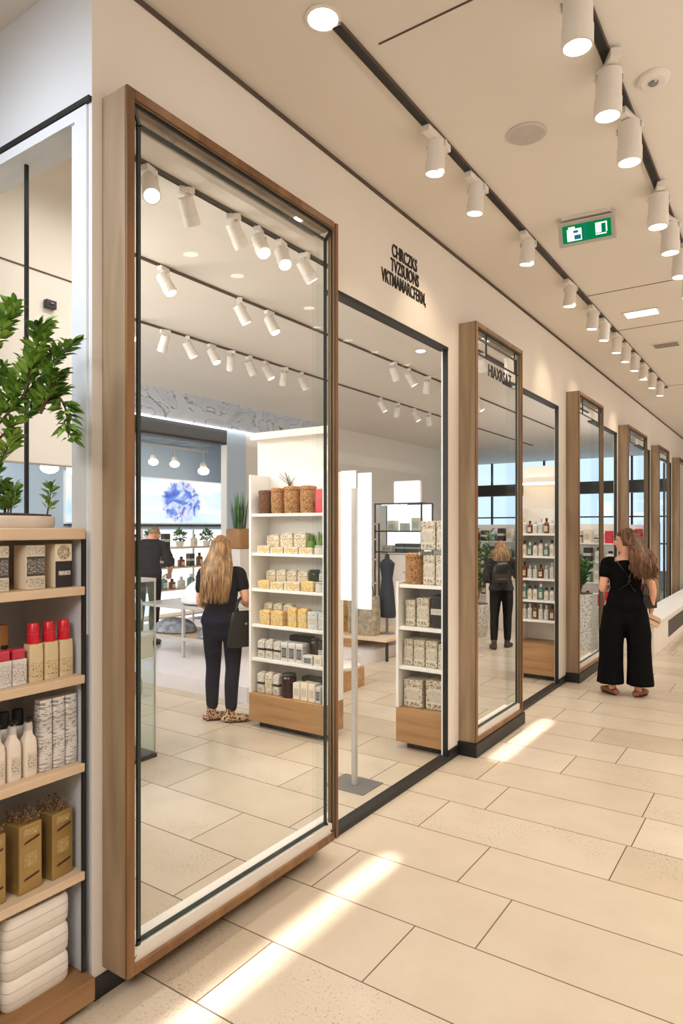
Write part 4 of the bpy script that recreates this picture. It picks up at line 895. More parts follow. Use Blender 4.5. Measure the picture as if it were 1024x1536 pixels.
for k in range(70):
    a = random.uniform(0, 2*PI); r = random.uniform(0, .1); p = V((r*math.cos(a), r*math.sin(a), 1.5)); d = V((math.cos(a)*.08, math.sin(a)*.08, random.uniform(.35, .62))); sd = V((-math.sin(a), math.cos(a), 0))*.008
    g.add([p-sd, p+sd, p+d*.6+sd, p+d, p+d*.6-sd], [(0, 1, 2, 3, 4)])
g.build('grass_blades', 'leaf_dark', t)
t = thing('display_table', 'metal framed display table with two levels in front of the bright screen', 'table', (-3.95, 5.4, .1505))
MB().box(-.75, .65, 0, .75, .57, .6).build('top', 'steel_pale', t, bevel=.003); MB().box(-.73, .63, .02, .73, .21, .235).build('lower_shelf', 'shelf_wood', t)
for x in (-.75, .05, .62):
    for y in (0, .72): MB().box(x, x+.03, y, y+.03, 0, .57).build('leg', 'steel_pale', t)
MB().box(-.75, .65, -.004, .0, .2, .24).build('front_rail', 'steel_pale', t)
def lump(name, label, cat, loc, hx, hy, h, mat, seed, group=None):
    random.seed(seed); rs = []
    for k, z in [(1, 0), (1.02, .1), (.95, .4), (.75, .75), (.45, .95), (.1, 1.0)]:
        rs.append([(hx*k*math.cos(2*PI*j/28)*(1+random.uniform(-.08, .08)*k), hy*k*math.sin(2*PI*j/28)*(1+random.uniform(-.08, .08)*k), h*z) for j in range(28)])
    o = MB().rings(rs).build(name, mat, loc=loc, smooth=True); md = o.modifiers.new('s', 'SUBSURF'); md.levels = 1; md.render_levels = 1
    return tag(o, label, cat, group)
lump('folded_blanket', 'crumpled white linen blanket heaped on the display table', 'blanket', (-3.9, 5.78, .7515), .3, .28, .3, 'linen_white', 4)
lump('folded_fabric', 'grey blue folded fabric on the lower level of the display table, left pile', 'fabric', (-4.35, 5.7, .3865), .3, .25, .17, 'folded_grey', 5, 'fabrics on the display table')
lump('folded_fabric', 'grey blue folded fabric on the lower level of the display table, right pile', 'fabric', (-3.6, 5.7, .3865), .25, .25, .13, 'folded_grey', 6, 'fabrics on the display table')
t = tag(MB().lathe([(.08, 0), (.17, .03), (.19, .045), (.18, .05), (.08, .015)], n=28).build('serving_plate', 'white', loc=(-3.42, 5.5, .7515), smooth=True), 'shallow white plate on the display table behind the blond woman', 'plate')
MB().lathe([(.183, .046), (.192, .05), (.183, .053)], n=28, cap=False).build('rim', 'tan', t, True)
t = thing('acrylic_case', 'tall clear display case of bottles with dark base behind the nearest panel', 'display case', (-2.1, 2.78, 0))
MB().box(-.29, -.282, -.48, .48, .03, 1.3).box(.282, .29, -.48, .48, .03, 1.3).box(-.282, .282, .472, .48, .03, 1.3).box(-.282, .282, -.48, -.472, .03, 1.3).build('glass_walls', 'glass_case', t)
MB().box(-.29, .29, -.48, .48, 1.3, 1.31).build('top', 'glass_case', t)
e = MB()
for x in (-.29, .28):
    for y in (-.48, .47): e.box(x, x+.01, y, y+.01, .03, 1.31)
e.box(.281, .292, -.48, .48, 1.29, 1.312).box(-.29, .29, .471, .481, 1.29, 1.312)
e.build('edge_strip', 'steel_pale', t)
MB().box(-.295, .295, -.485, .485, 0, .03).build('base', 'black', t)
MB().box(-.28, .28, -.46, .46, .72, .735).build('shelf', 'white', t); MB().box(-.28, .28, -.46, .46, 1.0, 1.01).build('shelf', 'glass_case', t); MB().box(-.28, .28, -.46, .46, .45, .46).build('shelf', 'glass_case', t)
MB().box(.0, .28, .3, .46, .735, .9).build('label_block', 'stoneware', t)
for z, nm in ((1.0105, 'upper'), (.7355, 'middle'), (.4605, 'lower')):
    its = []
    for k in range(4):
        y = .1+k*.09 if nm != 'middle' else -.2+k*.11; its.append((['amber', 'silver', 'teal', 'ivory', 'dark', 'red'][(k+int(z*10)) % 6] if not (nm == 'upper' and k == 1) else 'red', y, y+.075, random.uniform(.16, .22), .075, -.2))
    row(its, .0, z, 'the %s level of the clear case' % nm, 'goods in the clear display case', PI/2, (-2.1, 2.78, 0))
# coral red cushion shape beside the man
lump('coral_cushion', 'coral red rounded cushion beside the man in the charcoal shirt', 'cushion', (-5.35, 5.45, 1.0505), .16, .16, .34, 'orange', 9)
t = tag(MB().box(-.2, .2, -.2, .2, 0, .9).build('white_pedestal', 'wall', loc=(-5.35, 5.45, .1505), bevel=.005), 'plain pale pedestal under the coral red cushion', 'pedestal')
# gold framed easel foot beside the blond woman
t = thing('brass_stand', 'slim brass stand with flat base behind the black tote bag', 'stand', (-2.45, 5.25, .1505))
MB().box(-.14, .14, -.1, .1, 0, .012).build('base', 'gold', t); MB().tube([(0, 0, .01), (.02, 0, .5), (.04, 0, .9)], .012, 8).build('rod', 'gold', t, True); MB().box(-.08, .16, -.01, .01, .88, .9).build('crossbar', 'gold', t)

# ------------------------------------------------------------------ distant shelving with bottles
for y, q in ((2.66, 'nearer'), (2.86, 'farther')):
    kpd.put((-2.2, y, 2.31), 0, 'glowing pendant lamp behind the glazing next to the shelf plant, %s one' % q, 'pendant lamp', 'pendants beside the plant', .8)
o = tag(MB().box(-.01, .01, -.2, .5, -.01, .012).build('pendant_rail', 'steel_pale', loc=(-2.2, 2.62, 2.31)), 'thin rail for the two pendant lamps behind the shelf plant', 'rail')
for y in (-.1, .4): MB().box(-.005, .005, y-.005, y+.005, .012, 3.6995-2.31).build('hanger', 'steel_pale', o)
def gondola(loc, rz, label, where, seed, n=9, levels=(.35, .75, 1.1, 1.42)):
    random.seed(seed)
    t = thing('gondola_shelf', label, 'shelf', loc, rz)
    MB().box(-.9, .9, .19, .21, .05, 1.75).build('back_panel', 'white', t); MB().box(-.92, .92, .0, .22, 0, .08).build('base', 'shelf_wood', t)
    for z in levels: MB().box(-.9, .9, 0, .19, z-.02, z).build('board', 'white', t)
    for x in (-.92, .9): MB().box(x, x+.02, 0, .22, .08, 1.78).build('end_panel', 'grey', t)
    for li, z in enumerate(levels):
        its = []
        for k in range(n):
            x = -.86+k*(1.72/n); its.append((random.choice(['amber', 'ivory', 'silver', 'teal', 'card', 'dark', 'red', 'bundle2']), x, x+1.72/n*random.uniform(.6, .85), random.uniform(.17, .26), .1, .04))
        row(its, 0, z+.0005, 'the %s board of %s' % (['lowest', 'second', 'third', 'top'][li], where), 'goods on distant shelves', rz, loc)
gondola((-1.25, 11.9, 0), R(-12), 'white distant shelf of mixed bottles beyond the planter', 'the shelf past the planter', 31)
gondola((-2.9, 12.6, 0), R(-8), 'white distant shelf of bottles behind the woman in the dark jacket', 'the middle distant shelf', 32)
gondola((-1.1, 14.6, 0), R(-12), 'farthest white shelf of bottles near the end windows', 'the farthest white shelf', 33)
t = thing('low_counter', 'low pale counter with orange flowers between the distant shelves', 'counter', (-1.7, 10.75, 0))
MB().box(-.5, .5, -.2, .2, 0, .8).build('body', 'wall', t); MB().box(-.52, .52, -.22, .22, .8, .84).build('worktop', 'shelf_wood', t)
# long low ledge running along the distant panels
t = thing('long_ledge', 'long low white ledge with dark inset along the distant panels', 'ledge', (.36, 9.4, 0))
MB().box(-.17, .2, 0, 8.0, .0, .4).build('body', 'wall', t, bevel=.004); MB().box(-.19, .22, -.02, 8.02, .4, .43).build('top', 'white', t, bevel=.003)
MB().box(.2, .204, 1.2, 7.5, .1, .34).build('dark_inset', 'dark', t)

# ------------------------------------------------------------------ people (local frame: facing +y, right hand at +x, metres for a 1.65 m figure)
def crv(pts, rads, k=4):
    """smooth a joint chain"""
    P = [V(p) for p in pts]; out = []; rr = []
    for i in range(len(P)-1):
        p0, p1, p2, p3 = P[max(i-1, 0)], P[i], P[i+1], P[min(i+2, len(P)-1)]
        for j in range(k):
            u = j/k
            out.append(.5*((2*p1)+(p2-p0)*u+(2*p0-5*p1+4*p2-p3)*u*u+(3*p1-p0-3*p2+p3)*u**3)); rr.append(rads[i]*(1-u)+rads[i+1]*u)
    out.append(P[-1]); rr.append(rads[-1]); return out, rr
def limb(mb, pts, rads, n=14, flat=1.0, up=None, k=4):
    p, r = crv(pts, rads, k); mb.tube(p, r, n, flat, up, True)
def torso(mb, lean, rows, n=22):
    """rows: (z, half width, half depth, y offset); lean(z) shifts a level"""
    rs = []
    for z, rx, ry, yo in rows:
        c = lean(z)
        rs.append([(c[0]+rx*math.copysign(abs(math.cos(2*PI*j/n))**.85, math.cos(2*PI*j/n)), c[1]+yo+ry*math.copysign(abs(math.sin(2*PI*j/n))**.9, math.sin(2*PI*j/n)), c[2]) for j in range(n)])
    mb.rings(rs)
def hand(mb, wrist, d, nrm, curl=.5, s=1.0, mirror=1):
    """palm, four unequal fingers and a thumb; d along the fingers, nrm out of the palm"""
    w = V(wrist); d = V(d).normalized(); nrm = V(nrm); nrm = (nrm-d*nrm.dot(d)).normalized(); sd = d.cross(nrm)*mirror
    limb(mb, [w-d*.02*s, w+d*.03*s, w+d*.085*s], [.021*s, .036*s, .034*s], 14, .5, nrm, 3)
    for i, (o, ln) in enumerate([(-.03, .062), (-.0095, .075), (.011, .082), (.031, .072)]):
        b = w+d*.08*s+sd*o*s; c1 = b+(d+nrm*curl*.5).normalized()*ln*.45*s; c2 = c1+(d+nrm*curl*1.4).normalized()*ln*.33*s; c3 = c2+(d*.7+nrm*curl*2.2).normalized()*ln*.28*s
        limb(mb, [b, c1, c2, c3], [.0088*s, .0083*s, .0076*s, .0065*s], 8, 1, nrm, 2)
    t0 = w+d*.025*s+sd*.03*s; t1 = t0+(sd*.8+d*.7+nrm*.3).normalized()*.035*s; t2 = t1+(d*1.0+sd*.25+nrm*(.3+curl*.4)).normalized()*.03*s; t3 = t2+(d+nrm*(.2+curl*.5)).normalized()*.022*s
    limb(mb, [t0, t1, t2, t3], [.013*s, .0105*s, .0095*s, .0075*s], 8, 1, nrm, 2)
def head(mb, c, rot):
    """c: head centre; rot: 3x3 turning of a head that faces +y"""
    m4 = rot.to_4x4()
    T = lambda p: V(c)+rot @ V(p)
    prof = [(-.112, .018, .02, .058), (-.104, .036, .032, .05), (-.085, .05, .052, .034), (-.055, .06, .072, .016), (-.02, .067, .084, .006), (.02, .071, .091, 0), (.055, .07, .09, -.004), (.085, .058, .076, -.008), (.105, .036, .05, -.01), (.114, .012, .018, -.01)]
    mb.rings([[T((rx*math.cos(2*PI*j/20), yo+ry*math.sin(2*PI*j/20), z)) for j in range(20)] for z, rx, ry, yo in prof])
    limb(mb, [T((0, .086, .012)), T((0, .1, -.012)), T((0, .112, -.03)), T((0, .095, -.036))], [.008, .011, .0135, .01], 10)          # nose
    for s in (-1, 1):
        mb.ell(T((s*.073, -.008, -.008)), (.009, .02, .03), 10, 8, m4)                      # ears
        mb.ell(T((s*.03, .074, .026)), (.022, .012, .008), 10, 6, m4)                       # brows
        mb.ell(T((s*.038, .064, -.022)), (.02, .018, .018), 10, 6, m4)                      # cheeks
    mb.ell(T((0, .084, -.056)), (.024, .012, .006), 10, 6, m4); mb.ell(T((0, .083, -.067)), (.02, .012, .0065), 10, 6, m4); mb.ell(T((0, .078, -.097)), (.02, .014, .014), 10, 6, m4)
def face(par, c, rot):
    T = lambda p: V(c)+rot @ V(p); m4 = rot.to_4x4()
    for s in (-1, 1): MB().ell(T((s*.03, .083, .008)), (.012, .008, .0065), 12, 8, m4).build('eye', 'eye', par, True)
    MB().ell(T((0, .0925, -.056)), (.021, .006, .0045), 12, 6, m4).ell(T((0, .0915, -.066)), (.018, .006, .005), 12, 6, m4).build('lips', 'lip', par, True)
def hair(par, c, rot, mat, length, width, sweep=(0, 0, 0), n=150, seed=1, wave=.01, sides=True, fringe=True):
    """cap over the skull and long tapering locks falling behind"""
    random.seed(seed); T = lambda p: V(c)+rot @ V(p); mb = MB()
    rs = []
    for i in range(11):
        a = PI/2*(1-i/10*1.38); rr, z = math.cos(a), math.sin(a)
        ring = []
        for j in range(26):
            t = 2*PI*j/26; x, y = .083*rr*math.cos(t), .1*rr*math.sin(t)-.008
            zz = .118*z+.006
            if y > .03: zz = max(zz, .03+(y-.03)*.55); y = min(y, .082+.2*max(0, zz-.05))
            ring.append(T((x, y, zz)))
        rs.append(ring)
    rs = [[T((0.002*math.cos(2*PI*j/26), -.008+.002*math.sin(2*PI*j/26), .125)) for j in range(26)]]+rs[1:]
    mb.rings(rs, True)
    sw = V(sweep); pw = 1.2 if abs(sweep[0]) > .1 else 2
    # inner mass of hair below the cap
    lv = []
    for i in range(9):
        u = i/8; z = .06-(length+.02)*u*.92
        wd = .078+(width-.078)*min(1, u*1.6)*(1-.25*max(0, u-.75)/.25); dp = .075*(1-.55*u)
        v = min(1, u*1.5); rx = (rot @ V((1, 0, 0))*(1-v)+V((1, 0, 0))*v).normalized(); ry = (rot @ V((0, 1, 0))*(1-v)+V((0, 1, 0))*v).normalized()
        o = V(c)+ry*(-.045-.085*min(1, u*1.6))+sw*u**pw+V((0, 0, z))
        lv.append([o+rx*wd*math.cos(2*PI*j/24)+ry*dp*math.sin(2*PI*j/24)*(1 if math.sin(2*PI*j/24) < 0 else .55) for j in range(24)])
    mb.rings(lv)
    for k in range(n):
        t = random.uniform(-PI*1.02, PI*.02) if sides else random.uniform(-PI*.9, -PI*.1)
        a0 = random.uniform(.15, 1.0); p0 = T((.08*math.cos(t)*a0, .098*math.sin(t)*a0-.008, .118*math.sqrt(max(.02, 1-a0*a0))+.004))
        ln = length*random.uniform(.82, 1.04); f = random.uniform(-1, 1)*.2
        tx = math.cos(t)*width*random.uniform(.75, 1.05); dy = -.06-.035*abs(math.sin(t))-random.uniform(0, .015)
        p1 = T((.088*math.cos(t), .104*math.sin(t)-.012, .0)) ; pts = [p0, T((.087*math.cos(t)*(.5+a0*.5), .105*math.sin(t)*(.5+a0*.5)-.01, .07)), p1]
        base = V(c); rxv = rot @ V((1, 0, 0)); ryv = rot @ V((0, 1, 0)); ph = random.uniform(0, 6)
        for u in (.4, .6, .8, 1.0):
            v = min(1, max(0, (u-.25)*1.8)); ax = (rxv*(1-v)+V((1, 0, 0))*v).normalized(); ay = (ryv*(1-v)+V((0, 1, 0))*v).normalized()
            q = base+ax*(tx*(1.0-.12*(u-.4))+math.sin(ph+u*7)*wave)+ay*(dy-.015-.07*min(1, max(0, u-.3)*2)*(length > .3))+V((0, 0, -ln*u+.03))+sw*u**pw
            pts.append(q)
        P, rr = crv(pts, [.006, .0085, .009, .009, .008, .006, .002], 2); mb.tube(P, rr, 5)
    return mb.build('hair', mat, par, True)
def shoe(par, ankle, dirv, mat, h=.09, ln=.24, name='shoe', low=False):
    a = V(ankle); d = V(dirv); d.z = 0; d.normalize(); m = MB(); z0 = .0
    H0 = a.z if not low else .05
    f = MB(); fp = lambda u, z: V((a.x, a.y, 0))+d*u+V((0, 0, z))
    limb(f, [fp(-.06, .036), fp(.0, .04), fp(.08, .036), fp(ln-.085, .026)], [.034, .04, .042, .03], 14, .85, (0, 0, 1), 3)
    if not low: limb(f, [fp(-.012, .04), fp(-.01, .075), fp(-.008, .115)], [.044, .043, .043], 14, 1, None, 2)
    o = f.build(name, mat, par); remesh(o, .006, 3)
    MB().rings([[fp(-.02+u*math.cos(2*PI*j/20)*1.0+.075, z)+d.cross(V((0, 0, 1)))*w*math.sin(2*PI*j/20) for j in range(20)] for z, u, w in ((.0, ln*.46, .038), (.012, ln*.475, .041), (.016, ln*.46, .039))]).build('sole', 'sole', o)
    return o
def straight(z): return (0, 0, z)
BODY = [(.78, .05, .06, 0), (.83, .145, .095, -.005), (.9, .165, .112, -.012), (.98, .145, .095, -.002), (1.06, .122, .082, .006), (1.14, .13, .09, .01), (1.22, .142, .1, .012), (1.3, .148, .092, .004), (1.355, .13, .07, -.002), (1.385, .075, .05, -.004), (1.42, .048, .046, 0), (1.48, .045, .045, .008)]
def inflate(rows, z0, z1, g): return [(z, rx+g, ry+g, yo) for z, rx, ry, yo in rows if z0 <= z <= z1]
def person(label, loc, rz, H, spec):
    s = H/1.65; t = thing('person', label, 'person', loc, rz); t.scale = (s, s, s)
    lean = spec.get('lean', straight); hd = V(spec.get('head', (0, .02, 1.545))); rot = Euler(spec.get('turn', (0, 0, 0)), 'ZYX').to_matrix() if False else Matrix.Rotation(spec.get('turn', (0, 0, 0))[2], 3, 'Z') @ Matrix.Rotation(spec.get('turn', (0, 0, 0))[0], 3, 'X')
    b = MB(); torso(b, lean, BODY)
    n0 = V(lean(1.40)); limb(b, [n0, (n0+hd)/2+V((0, -.012, -.02)), hd+V((0, -.015, -.06))], [.05, .047, .05])
    head(b, hd, rot)
    for sd, k in ((-1, 'L'), (1, 'R')):
        A = spec['leg'+k]; limb(b, A, [.083, .07, .053, .05, .036], 14)
        fd = V(spec['foot'+k]).normalized(); an = V(A[-1]); limb(b, [an+V((0, 0, .0)), V((an.x, an.y, .045))-fd*.01, V((an.x, an.y, .032))+fd*.08, V((an.x, an.y, .022))+fd*.14], [.034, .036, .034, .02], 12)
        S, E_, W_ = [V(q) for q in spec['arm'+k]]
        limb(b, [S+V((-sd*.03, 0, .0)), S, S.lerp(E_, .5), E_, E_.lerp(W_, .4), W_], [.05, .05, .043, .036, .035, .024], 14)
        hdn, hn, cu = spec['hand'+k]; hand(b, W_, hdn, hn, cu, .98, sd)
    body = b.build('body', spec['skin'], t); remesh(body, .0065, 3)
    face(t, hd, rot)
    # trousers
    g = MB()
    if spec['trousers'] == 'slim':
        torso(g, lean, [(.735, .06, .06, 0), (.77, .15, .105, -.004)]+inflate(BODY, .8, 1.0, .02))
        for k in 'LR':
            A = spec['leg'+k]; pts = [V(q) for q in A[:4]]+[V(A[3]).lerp(V(A[4]), .78)]; limb(g, pts, [.099, .085, .067, .064, .053], 16)
    else:
        torso(g, lean, [(.64, .05, .06, 0), (.72, .15, .11, -.004)]+inflate(BODY, .8, 1.12, .026))
        for k, sx in (('L', -1), ('R', 1)):
            A = [V(q) for q in spec['leg'+k]]; e = A[-1]; hz = spec.get('hem', .13); rs = []
            for u, rx, ry in ((0, .085, .115), (.14, .1, .118), (.35, .119, .116), (.5, .112, .115), (.75, .116, .118), (1, .129, .128)):
                c = A[0].lerp(V((e.x+sx*.018, e.y, hz)), u)
                rs.append([c+V((rx*math.cos(2*PI*j/36)+.004*math.sin(j*1.9)*u, ry*math.sin(2*PI*j/36)+.007*u*math.sin(j*1.3), 0)) for j in range(36)])
            g.rings(rs)
    remesh(g.build('trousers', spec['trouser_mat'], t), .0075, 4)
    # top
    g = MB(); torso(g, lean, inflate(BODY, spec.get('top_from', .9), spec.get('neck', 1.36), spec.get('loose', .016))+[(spec.get('neck', 1.36)+.035, .092, .06, -.004)])
    for sd, k in ((-1, 'L'), (1, 'R')):
        f = spec['sleeve'+k]
        if f <= 0: continue
        S, E_, W_ = [V(q) for q in spec['arm'+k]]; ex = spec.get('loose', .016)
        if f <= 1: limb(g, [S+V((-sd*.06, 0, .002)), S+V((-sd*.004, 0, .001)), S.lerp(E_, f*.5), S.lerp(E_, f)], [.06, .0595, .054+ex*.3, .049+ex*.6], 16)
        else: limb(g, [S+V((-sd*.05, 0, 0)), S, S.lerp(E_, .5), E_, E_.lerp(W_, .5), E_.lerp(W_, f-1)], [.06, .062+ex*.3, .055+ex*.5, .048+ex*.6, .044+ex*.5, .036+ex*.4], 16)
    remesh(g.build('top', spec['top_mat'], t), .0075, 4)
    for k in 'LR':
        A = V(spec['leg'+k][-1]); shoe(t, (A.x, A.y, .09), spec['foot'+k], spec['shoe_mat'], low=spec.get('low', False))
    return t, hd, rot
def legs(x, y=0, kneey=.015, zl=0): return [(x*.95, 0, .89), (x*1.0, .012+kneey*.5+y*.2, .68), (x, .015+kneey+y*.5, .48), (x, y*.8-.012, .33), (x, y-.02, .085)]

# woman looking into the shop, seen from behind through the nearest panel
sp = dict(skin='skin', turn=(0, 0, R(-12)), legL=legs(-.085, .02), legR=legs(.1, -.03), footL=(.9, .55, 0), footR=(.96, .3, 0),
          armL=((-.165, 0, 1.325), (-.2, .01, 1.07), (-.155, .2, .96)), armR=((.165, 0, 1.325), (.235, -.045, 1.09), (.2, .16, 1.02)),
          handL=((.3, .95, .1), (.6, -.1, .7), .7), handR=((-.5, .8, .25), (-.3, -.2, .9), .9),
          trousers='slim', trouser_mat='navy', top_mat='tee', sleeveL=.55, sleeveR=.5, shoe_mat='leopard', top_from=.88)
t, hd, rot = person('woman with long dark blond hair, black tee, navy trousers and leopard shoes, back turned', (-2.07, 4.2, 0), R(30), 1.6, sp)
hair(t, hd, rot, 'hair_blond', .49, .13, (-.03, -.02, 0), 260, 11, .008)
# bag hanging from her right forearm
def shoulder_bag(label, loc, rz, w, h, d, strap, mat='leather', name='handbag'):
    t = thing(name, label, 'bag', loc, rz)
    MB().rlathe([(.96, 0), (1, .012), (.97, h*.5), (.82, h*.94), (.76, h), (.7, h-.012)], w/2, d/2, e=5, seg=32).build('body', mat, t, True)
    for y in (-d*.35, d*.35): MB().tube(crv([(-w*.32, y, h*.88), (-w*.2, y*.6, h+strap*.6), (0, 0, h+strap), (w*.2, y*.6, h+strap*.6), (w*.32, y, h*.88)], [.009]*5)[0], .008, 6, .5).build('handle', mat, t, True)
    MB().ell((0, -d*.5, h*.66), (.012, .006, .012), 10, 6).build('clasp', 'gold', t, True); return t
shoulder_bag('large black leather tote hanging from the arm of the blond woman', (-1.87, 4.27, .66), R(62), .3, .3, .12, .13)

# man bending over the table
def bend(z):
    u = max(0, z-.9); return (0, .62*u*u+.12*u, z-.28*u*u)
sp = dict(skin='skin', lean=bend, head=(0, .36, 1.36), turn=(R(-35), 0, 0), legL=legs(-.095), legR=legs(.095), footL=(-.2, 1, 0), footR=(.2, 1, 0),
          armL=((-.185, .13, 1.24), (-.26, .16, .98), (-.2, .36, .86)), armR=((.185, .13, 1.24), (.27, .12, .99), (.2, .36, .86)),
          handL=((.3, .9, -.3), (.2, -.2, -1), .4), handR=((-.3, .9, -.3), (-.2, -.2, -1), .4),
          trousers='slim', trouser_mat='blackcloth', top_mat='greytee', sleeveL=.85, sleeveR=.85, loose=.03, shoe_mat='leather', low=True, top_from=.83)
t, hd, rot = person('man with short sandy hair in charcoal shirt leaning over the goods, seen from behind', (-4.95, 5.75, .15), R(35), 1.72, sp)
m = MB(); 
m.rings([[V(hd)+rot @ V((.079*r*math.cos(2*PI*j/24), .098*r*math.sin(2*PI*j/24)-.012, max(z, -.02+.06*(1+math.sin(2*PI*j/24))*.9 if r > .9 else z))) for j in range(24)] for r, z in [(.02, .127), (.4, .118), (.7, .095), (.92, .05), (1.0, .01), (.98, -.05)]])
for k in range(160):
    a, r = random.uniform(-PI*1.1, PI*.1), random.uniform(.1, 1); p = V((.079*r*math.cos(a), .098*r*math.sin(a)-.012, .12*math.sqrt(1.02-r*r)+.004)); q = p+V((random.uniform(-.012, .012), -.012, random.uniform(-.012, .01)))
    m.tube([V(hd)+rot @ p, V(hd)+rot @ q], [.003, .001], 4)
m.build('hair', 'hair_grey', t, True)

# woman in the jumpsuit standing in the corridor, head turned to the glass
sp = dict(skin='skin2', turn=(R(-4), 0, R(78)), head=(.0, .015, 1.55), legL=legs(-.125, .0), legR=legs(.115, -.01), footL=(-.55, .85, 0), footR=(.5, .87, 0),
          armL=((-.175, 0, 1.32), (-.215, -.03, 1.06), (-.13, .2, 1.08)), armR=((.175, 0, 1.32), (.245, -.01, 1.06), (.235, .06, .84)),
          handL=((.6, .6, .5), (.4, -.3, .8), .9), handR=((.0, .35, -.93), (-.9, .2, .0), .9),
          trousers='wide', trouser_mat='blackcloth', top_mat='blackcloth', sleeveL=.42, sleeveR=.18, loose=.02, top_from=.95, neck=1.33, shoe_mat='tan', low=True, hem=.115)
t, hd, rot = person('woman in black wide-leg jumpsuit standing in the corridor, head turned left, long brown hair', (.66, 7.14, 0), R(13), 1.66, sp)
hair(t, hd, Matrix.Rotation(R(40), 3, 'Z') if False else rot, 'hair_brown', .43, .1, (.19, .0, .03), 260, 12, .03)
st = MB()
for a, q in (((-.1, -.085, 1.36), (.03, -.128, 1.18)), ((.085, -.09, 1.35), (.03, -.128, 1.18)), ((.03, -.128, 1.18), (.02, -.122, 1.12)), ((.02, -.122, 1.12), (-.06, -.125, 1.06)), ((.03, -.122, 1.12), (.13, -.125, 1.08)), ((.13, -.12, 1.08), (.2, -.1, .95)), ((.03, -.122, 1.12), (.08, -.135, 1.05))): st.tube([a, q], .007, 6, .5)
st.ell((.03, -.13, 1.15), (.014, .012, .014), 10, 8)
st.build('back_strap', 'leather', t, True)
shoulder_bag('small black leather bag at the right hip of the woman in the jumpsuit', (.86, 7.2, .88), R(60), .2, .13, .07, .13, name='hip_bag')
o = tag(MB().rlathe([(1, -.012), (1.03, -.008), (1.03, .008), (1, .012)], .085, .05, e=6, seg=28).build('clutch', 'clutch', loc=(.885, 7.215, .765), smooth=True), 'small rose gold clutch held in the right hand of the woman in the jumpsuit', 'clutch')
o.rotation_euler = (R(70), R(25), R(20)); MB().box(-.08, .08, -.004, .004, .0125, .015).build('zip', 'dark', o)

# woman walking away, seen through the second framed panel
sp = dict(skin='skin', turn=(R(-12), 0, R(-6)), head=(0, .045, 1.53), legL=[(-.08, 0, .89), (-.09, .0, .68), (-.1, .02, .47), (-.11, -.06, .32), (-.12, -.13, .1)], legR=[(.085, 0, .89), (.1, .03, .68), (.1, .06, .48), (.1, .05, .33), (.1, .06, .085)],
          footL=(-.2, 1, 0), footR=(.5, .9, 0), armL=((-.165, 0, 1.32), (-.22, -.03, 1.07), (-.16, .17, 1.03)), armR=((.165, 0, 1.32), (.25, .02, 1.1), (.14, .05, 1.3)),
          handL=((.5, .8, .2), (.3, -.2, .8), .7), handR=((-.45, -.45, .75), (-.6, .2, -.6), .8),
          trousers='slim', trouser_mat='blackcloth', top_mat='jacket', sleeveL=1.9, sleeveR=1.75, loose=.032, shoe_mat='sole', low=False, top_from=.86)
t, hd, rot = person('woman with shoulder length light brown hair in black patterned jacket inside the shop', (-1.33, 8.95, 0), R(26), 1.5, sp)
hair(t, hd, rot, 'hair_light', .25, .125, (0, -.015, 0), 150, 13, .012)
t = thing('backpack', 'small dark backpack on the back of the woman in the patterned jacket', 'backpack', (-1.255, 8.765, .93), R(26))
MB().rlathe([(.9, 0), (1, .02), (1.02, .12), (.95, .22), (.7, .27), (.4, .285)], .12, .055, e=4, seg=32).build('body', 'leather', t, True)
MB().rlathe([(.95, .03), (1, .045), (1, .11), (.95, .12)], .085, .02, e=5, seg=28, c=(0, -.055, 0)).build('front_pocket', 'dark', t, True)
MB().box(-.06, .06, -.079, -.074, .05, .056).build('zip', 'grey', t)
# counter edge details for the flowers on the low counter
t = thing('flower_bowl', 'bowl of orange flowers on the low pale counter', 'flowers', (-1.55, 10.75, .8405))
MB().lathe([(.05, 0), (.11, .05), (.12, .1), (.1, .1)], n=18).build('bowl', 'white', t, True)
f = MB(); random.seed(3)
for k in range(26): f.ell((random.uniform(-.1, .1), random.uniform(-.1, .1), .13+random.uniform(0, .07)), (.03, .03, .022), 8, 5)
f.build('blossoms', 'orange', t, True)

# ------------------------------------------------------------------ tidy: drop kits that were never placed
for k in K.values():
    if not k.used:
        for ch in list(k.root.children_recursive): bpy.data.objects.remove(ch)
        bpy.data.objects.remove(k.root)

# ------------------------------------------------------------------ light
def area(loc, target, sx, sy, e, col=(1, .9, .78), spread=130):
    l = bpy.data.lights.new('fill_lamp', 'AREA'); l.shape = 'RECTANGLE'; l.size = sx; l.size_y = sy; l.energy = e; l.color = col; l.spread = R(spread)
    o = bpy.data.objects.new('fill_lamp', l); COL.objects.link(o); o.location = loc
    o.rotation_euler = (V(target)-V(loc)).to_track_quat('-Z', 'Y').to_euler(); return o
WARM = (1, .93, .85)
# corridor: added fill lamps out of view, away from the glazing and behind the camera
area((3.2, 4.5, 3.55), (2.6, 4.5, 0), 7, 1.2, 80, WARM, 115)
area((3.2, 12.5, 3.55), (2.6, 12.5, 0), 7, 1.2, 80, WARM, 115)
area((3.3, 5.5, 2.7), (2.6, 5.5, 4), 10, .5, 44, (1, .95, .9), 170)
area((3.3, 14, 2.7), (2.6, 14, 4), 6, .5, 34, (1, .95, .9), 170)
area((2.2, -1.2, 3.5), (1.2, 1.6, .6), 2.4, 1.2, 34, WARM)
area((-.25, .3, 3.3), (-.2, 1.45, 1.9), .4, .8, 10, (.8, .9, 1))
area((1.3, -.6, 2.6), (0, 1.25, 1.0), .8, .8, 7, WARM)
